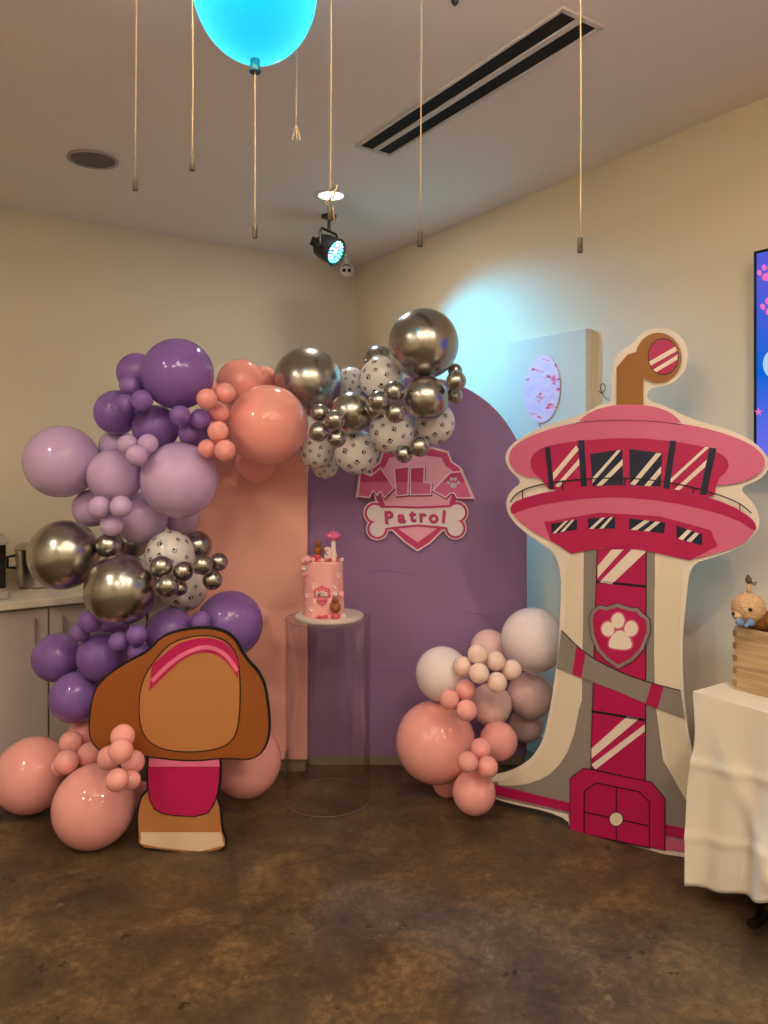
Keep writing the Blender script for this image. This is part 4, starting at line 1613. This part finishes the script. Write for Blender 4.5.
# colour, column, row, radius (in the photo's scale), distance from us at the least, what it is
UL, LL, RC, TP_ = 'upper left of the garland', 'lower left of the garland', 'right cluster by the tower', 'top right of the garland'
BALLOONS = [
    # top: purple
    ('purple', 177.7, 374, 35.5, 3.10, 'largest deep purple balloon, at the very top of the left garland'),
    ('purple', 137, 373, 20, 3.20, 'medium purple balloon peeping out left of the largest purple one'),
    ('purple', 129.6, 385, 10.3, 3.08, 'small purple balloon low on the left medium purple one'),
    ('purple', 116.8, 412.4, 22.3, 3.15, 'medium purple balloon above the round lavender ones, leftmost purple at the top'),
    ('purple', 125.5, 403.6, 10, 3.02, 'left one of two small purple balloons under the largest purple balloon'),
    ('purple', 142, 400.5, 10.8, 3.00, 'right one of two small purple balloons under the largest purple balloon'),
    ('purple', 155.7, 428, 23, 3.12, 'medium purple balloon tucked between the largest purple and lavender balloons'),
    ('purple', 180, 415.5, 10.5, 3.00, 'small purple balloon directly below the largest purple balloon, left of a trio'),
    ('purple', 200.4, 419, 10.5, 3.00, 'small purple balloon touching the little coral balloons, right of a trio'),
    ('purple', 188.6, 432.7, 10.2, 3.00, 'small purple balloon lowest of the trio beside the coral balloons'),
    ('purple', 197, 436, 17, 3.22, 'shaded purple balloon behind the purple trio and coral balls'),
    # lavender
    ('lavender', 61.6, 461.5, 36, 3.15, 'large lavender balloon sticking out furthest to the left'),
    ('lavender', 115, 475.7, 27, 3.05, 'round lavender balloon in the middle between the two large lavender ones'),
    ('lavender', 179.4, 479.8, 38, 3.02, 'largest lavender balloon, right of the lavender bunch before the peach arch'),
    ('lavender', 117, 447, 18, 3.20, 'lavender balloon half hidden at the top of the lavender bunch'),
    ('lavender', 128, 444.6, 10.3, 3.02, 'small lavender balloon, left of the trio atop the lavender bunch'),
    ('lavender', 148, 444, 10.2, 3.00, 'small lavender balloon, right of the trio atop the lavender bunch'),
    ('lavender', 137, 455.4, 10.7, 2.95, 'small lavender balloon with visible tip, lowest of the top trio'),
    ('lavender', 141, 518, 26, 3.10, 'medium lavender balloon under the largest lavender one'),
    ('lavender', 92, 508, 19, 3.22, 'shaded lavender balloon behind the lower lavender trio'),
    ('lavender', 99.4, 507.2, 11.2, 3.00, 'small lavender balloon, left of the trio above the silver balloons'),
    ('lavender', 121, 506.5, 11, 2.98, 'small lavender balloon, right of the trio above the silver balloons'),
    ('lavender', 111.7, 524.8, 11.3, 3.00, 'small lavender balloon, lowest of the trio above the silver balloons'),
    ('lavender', 182, 518, 17, 3.25, 'lavender balloon showing beneath the largest lavender balloon'),
    # coral
    ('coral', 268, 425, 40, 3.05, 'largest coral balloon at the top centre before the peach arch'),
    ('coral', 240.8, 383, 24, 3.18, 'medium coral balloon behind and above the largest coral one'),
    ('coral', 207, 399, 10.5, 2.98, 'small coral balloon furthest left in the upper coral bunch'),
    ('coral', 225, 393, 10.3, 3.00, 'small coral balloon at the top of the upper bunch of little balls'),
    ('coral', 219.5, 413, 10.2, 3.02, 'small coral balloon just left of the largest coral balloon, middle of the column'),
    ('coral', 218, 431.5, 10.5, 3.00, 'small coral balloon topmost of the lower coral trio'),
    ('coral', 225, 450.4, 10.8, 2.98, 'small coral balloon lowest at the bottom left of the largest coral'),
    ('coral', 207.5, 448.6, 9.5, 3.02, 'small coral balloon touching the largest lavender balloon'),
    ('coral', 256, 461, 22, 3.24, 'shaded coral balloon hanging below the largest coral one'),
    ('coral', 211, 388, 8, 3.12, 'tiny coral balloon behind the upper coral bunch beside the purple one'),
    ('coral', 264, 379, 13, 3.30, 'sliver of coral balloon between coral and big silver balloons'),
    # top silver and paw print
    ('silver', 307.6, 382, 34.5, 3.10, 'large silver chrome balloon right above the largest coral balloon'),
    ('silver', 423.5, 344, 35.3, 3.08, 'largest silver chrome balloon at the top right end of the garland'),
    ('silver', 426, 398.6, 22.8, 3.06, 'medium silver balloon directly below the top right silver one'),
    ('silver', 351, 413, 21.3, 3.10, 'medium silver balloon between the large silver and paw print balloons'),
    ('silver', 379, 361, 15.5, 3.26, 'silver balloon half hidden left of the topmost silver one'),
    ('silver', 319.6, 413, 9.2, 3.00, 'small silver balloon at the top of the four below the large silver one'),
    ('silver', 335, 420, 10.3, 2.95, 'small silver balloon at the right of the four below the large silver one'),
    ('silver', 318.5, 432, 10, 2.95, 'small silver balloon at the left of the four below the large silver one'),
    ('silver', 337, 438.7, 9.2, 2.98, 'small silver balloon lowest of the four below the large silver one'),
    ('silver', 378.6, 401, 10.4, 2.96, 'small silver balloon, left of three over the paw print balloons'),
    ('silver', 394, 391.3, 10.5, 2.98, 'small silver balloon, uppermost of three over the paw print balloons'),
    ('silver', 395.8, 413, 10.3, 2.96, 'small silver balloon, lowest of three over the paw print balloons'),
    ('silver', 374, 410, 8.5, 3.08, 'small silver balloon half hidden behind the trio over the paw prints'),
    ('silver', 456.3, 381, 10, 3.00, 'small silver balloon at the far right end, middle of three'),
    ('silver', 454, 395.7, 8.3, 3.06, 'small silver balloon at the far right end, lowest of three'),
    ('silver', 455, 370.5, 7.3, 3.10, 'small silver balloon at the far right end, highest of three'),
    ('silver', 419.5, 446.8, 10.2, 2.98, 'small silver balloon overlapping the top of the shield sign, right of a pair'),
    ('silver', 404, 454, 9, 3.02, 'small silver balloon overlapping the top of the shield sign, left of a pair'),
    ('white', 382, 379, 22.6, 3.14, 'white paw print balloon highest, beside the topmost silver balloon'),
    ('white', 350.6, 382, 15, 3.28, 'white paw print balloon peeping between the two large silver balloons'),
    ('white', 433, 423, 22, 3.16, 'white paw print balloon at the right end, above the shield sign'),
    ('white', 391.4, 432, 22.5, 3.12, 'white paw print balloon in the middle above the shield sign'),
    ('white', 356.8, 452, 22.5, 3.12, 'white paw print balloon touching the left shoulder of the shield sign'),
    ('white', 316, 450.4, 18, 3.16, 'white paw print balloon lowest left, beside the largest coral balloon'),
    ('white', 325, 465, 14, 3.28, 'white paw print balloon half hidden at the bottom of its bunch'),
    # left silver
    ('silver', 63.8, 554.7, 34.5, 3.10, 'large silver balloon at the far left above the worktop'),
    ('silver', 121, 590, 35.6, 3.00, 'large silver balloon at the left centre, above the purple balloons'),
    ('silver', 108.3, 545.6, 12.4, 3.00, 'small silver balloon between the two large left silver balloons'),
    ('silver', 131, 542, 17, 3.26, 'shaded silver balloon behind, under the lavender bunch'),
    ('silver', 197, 546, 15, 3.26, 'silver balloon behind the upper left paw print balloon'),
    ('silver', 161.5, 566.7, 11, 2.95, 'small silver balloon, left of three across the left paw print balloons'),
    ('silver', 183.4, 571.3, 10, 2.96, 'small silver balloon, right of three across the left paw print balloons'),
    ('silver', 167.7, 585.7, 11.3, 2.94, 'small silver balloon, lowest of three beside the large left silver one'),
    ('silver', 179.5, 588, 8, 3.02, 'tiny silver balloon behind the left small silver trio'),
    ('silver', 203, 565, 10, 2.98, 'small silver balloon, left of three before the peach arch'),
    ('silver', 218.7, 562, 9.2, 3.00, 'small silver balloon, uppermost right of three before the peach arch'),
    ('silver', 212.5, 580, 9.9, 2.98, 'small silver balloon, lowest of three before the peach arch'),
    ('white', 170, 555, 24.5, 3.14, 'upper white paw print balloon in the left part of the garland'),
    ('white', 183, 589, 23, 3.16, 'lower white paw print balloon in the left part of the garland'),
    # lower purple
    ('purple', 229.7, 624, 33, 3.16, 'largest purple balloon low down, against the peach arch'),
    ('purple', 169.5, 632, 24.5, 3.14, 'purple balloon behind the top of the shaped cutout'),
    ('purple', 90.4, 621, 11.8, 3.02, 'small purple balloon touching the underside of the left centre silver one'),
    ('purple', 80, 632, 9.6, 3.06, 'tiny purple balloon beside the cabinet handle'),
    ('purple', 56.5, 657.5, 23.7, 3.12, 'purple balloon furthest left, before the cabinet door'),
    ('purple', 102.5, 656, 25, 3.10, 'purple balloon centred among the lower purple bunch'),
    ('purple', 119.2, 642, 10.3, 2.98, 'small purple balloon, left of the low purple trio'),
    ('purple', 136.7, 635, 10.5, 2.96, 'small purple balloon, top of the low purple trio'),
    ('purple', 137.8, 652, 10.2, 2.98, 'small purple balloon, bottom of the low purple trio beside the cutout'),
    ('purple', 75.5, 697, 25, 3.10, 'lowest purple balloon, just above the pink balloons'),
    ('purple', 201, 621.5, 10.3, 3.04, 'small purple balloon behind the cutout top, beside the largest low purple one'),
    ('purple', 112, 624, 17, 3.24, 'shaded purple balloon behind the low purple trio'),
    # lower pink
    ('pink', 32, 775, 36.5, 3.16, 'large pink balloon on the floor at the far left'),
    ('pink', 94.4, 806, 40.2, 2.92, 'largest low pink balloon, resting on the floor left of the cutout'),
    ('pink', 246, 761, 35, 3.16, 'large pink balloon behind the right side of the shaped cutout'),
    ('pink', 71, 743, 11.5, 2.98, 'small pink balloon, top of the group between the two floor balloons'),
    ('pink', 66.5, 762, 11.9, 2.93, 'small pink balloon, lowest of the group between the two floor balloons'),
    ('pink', 61, 767, 9.5, 3.02, 'tiny pink balloon at the left of the group between the floor balloons'),
    ('pink', 89, 755, 12, 2.96, 'small pink balloon, right of the group above the largest pink balloon'),
    ('pink', 84, 734, 16, 3.20, 'pink balloon behind the small group, left of the cutout'),
    ('pink', 122.7, 736.5, 12, 2.74, 'topmost small pink balloon overlapping the cutout brown side'),
    ('pink', 121, 751, 12, 2.68, 'front small pink balloon in the middle of the cluster at the cutout'),
    ('pink', 109.5, 758, 12, 2.74, 'left small pink balloon of the cluster at the cutout'),
    ('pink', 133, 762, 11.5, 2.72, 'right small pink balloon of the cluster at the cutout'),
    ('pink', 117, 780, 11.0, 2.66, 'lowest small pink balloon of the cluster at the cutout'),
    ('pink', 131, 780, 9.4, 2.66, 'tiny pink balloon low at the right of the cluster at the cutout'),
    ('pink', 140, 795, 13, 3.10, 'shaded pink balloon behind the foot of the shaped cutout'),
    # right cluster
    ('pink', 435.5, 742, 39.7, 3.16, 'largest pink balloon of the right cluster, at its left'),
    ('pearl', 442.5, 674, 27, 3.22, 'pearl white balloon above the largest pink one in the right cluster'),
    ('pearl', 533, 640, 32, 3.34, 'large pearl white balloon at the top, behind the tower cutout'),
    ('blush', 489, 648, 18.5, 3.34, 'blush balloon peeping above the small cream balloons'),
    ('blush', 490.7, 704.6, 21, 3.24, 'blush balloon in the centre of the right cluster'),
    ('blush', 530, 695.5, 23, 3.36, 'blush balloon beside the tower cutout, under the big pearl one'),
    ('pink', 498.5, 741, 19, 3.22, 'pink balloon behind the lowest small pink trio'),
    ('pink', 474, 792.5, 21.5, 3.08, 'pink balloon lowest in the right cluster by the tower foot'),
    ('pink', 446.4, 783, 14, 3.24, 'shaded pink balloon under the largest right pink balloon'),
    ('blush', 526, 725, 17, 3.40, 'shaded blush balloon behind the tower cutout lower left'),
    ('cream', 477.7, 654.3, 10.1, 3.06, 'small cream balloon, highest of the cream six'),
    ('cream', 462.5, 666, 9.5, 3.08, 'small cream balloon, furthest left of the cream six'),
    ('cream', 479, 673.3, 10.2, 3.04, 'small cream balloon, low in the middle left of the cream six'),
    ('cream', 495.4, 661, 9.8, 3.06, 'small cream balloon, upper middle right of the cream six'),
    ('cream', 511.5, 670, 10.3, 3.06, 'small cream balloon, furthest right of the cream six'),
    ('cream', 497, 682.4, 10.1, 3.04, 'small cream balloon, lowest of the cream six'),
    ('pink', 465.4, 690, 10.2, 3.04, 'small pink balloon, top of the trio under the cream ones'),
    ('pink', 449.3, 699.4, 9.9, 3.03, 'small pink balloon, left of the trio above the largest pink'),
    ('pink', 466.7, 710.3, 10.4, 3.02, 'small pink balloon, bottom of the trio above the largest pink'),
    ('pink', 481, 748.5, 10.1, 3.02, 'small pink balloon, top of the lowest trio by the tower foot'),
    ('pink', 468, 762, 10.3, 2.98, 'small pink balloon, left of the lowest trio by the tower foot'),
    ('pink', 487.5, 767, 10.5, 2.99, 'small pink balloon, right of the lowest trio by the tower foot'),
]


def settle(items):
    """push each balloon back until it only just presses against those in front of it"""
    order = sorted(range(len(items)), key=lambda i: items[i][4])
    done, res = [], {}
    for i in order:
        col, px, py, pr, d0, lab = items[i]
        dist = d0
        for _ in range(400):
            c = at(px, py, dist)
            r = pr / F * dist
            if c.z < r:                    # rests on the floor
                pass
            bad = False
            for c2, r2 in done:
                if (c - c2).length < (r + r2) * 1.012:
                    bad = True
                    break
            if not bad:
                break
            dist += 0.005
        c = at(px, py, dist)
        r = pr / F * dist
        done.append((c, r))
        res[i] = (c, r, dist)
    return res


pos = settle(BALLOONS)
rg = random.Random(5)
GROUPS = {'purple': 'purple balloons in the garland', 'lavender': 'lavender balloons in the garland', 'coral': 'coral balloons in the garland', 'pink': 'pink balloons near the floor',
          'blush': 'blush balloons by the tower', 'pearl': 'pearl balloons by the tower', 'cream': 'small cream balloons by the tower', 'white': 'paw print balloons in the garland', 'silver': 'silver chrome balloons in the garland'}
for i, (col, px, py, pr, d0, lab) in enumerate(BALLOONS):
    c, r, dist = pos[i]
    me, kn = balloon_mesh(col)
    o = bpy.data.objects.new('balloon', me)
    COL.objects.link(o)
    o.location = c
    o.scale = (r, r, r)
    # the neck points back into the garland, into a gap between the balloons behind
    best, tow = -9, Vector((0, 1, 0))
    for _ in range(60):
        v = Vector((rg.uniform(-.8, .8), 1.0, rg.uniform(-.8, .8))).normalized()
        tip = c + v * r * 1.08
        gap = min([(tip - pos[q][0]).length - pos[q][1] for q in pos if q != i] + [0.2])
        gap = min(gap, 0.03) + v.y * 0.01
        if gap > best:
            best, tow = gap, v
    if lab.find('visible tip') >= 0:
        tow = Vector((.1, -1, -.1)).normalized()
    o.rotation_mode = 'QUATERNION'
    o.rotation_quaternion = Vector((0, 0, -1)).rotation_difference(tow)
    tag(o, lab, 'balloon', GROUPS[col])
    q = bpy.data.objects.new('knot', kn)
    COL.objects.link(q)
    q.parent = o
    if c.z - r < -0.003 or dist - d0 > .25:
        print('BALLOON', lab, 'z', round(c.z - r, 3), 'd0', d0, '->', round(dist, 3))
print('max depth', max(p[2] + p[1] for p in pos.values()))
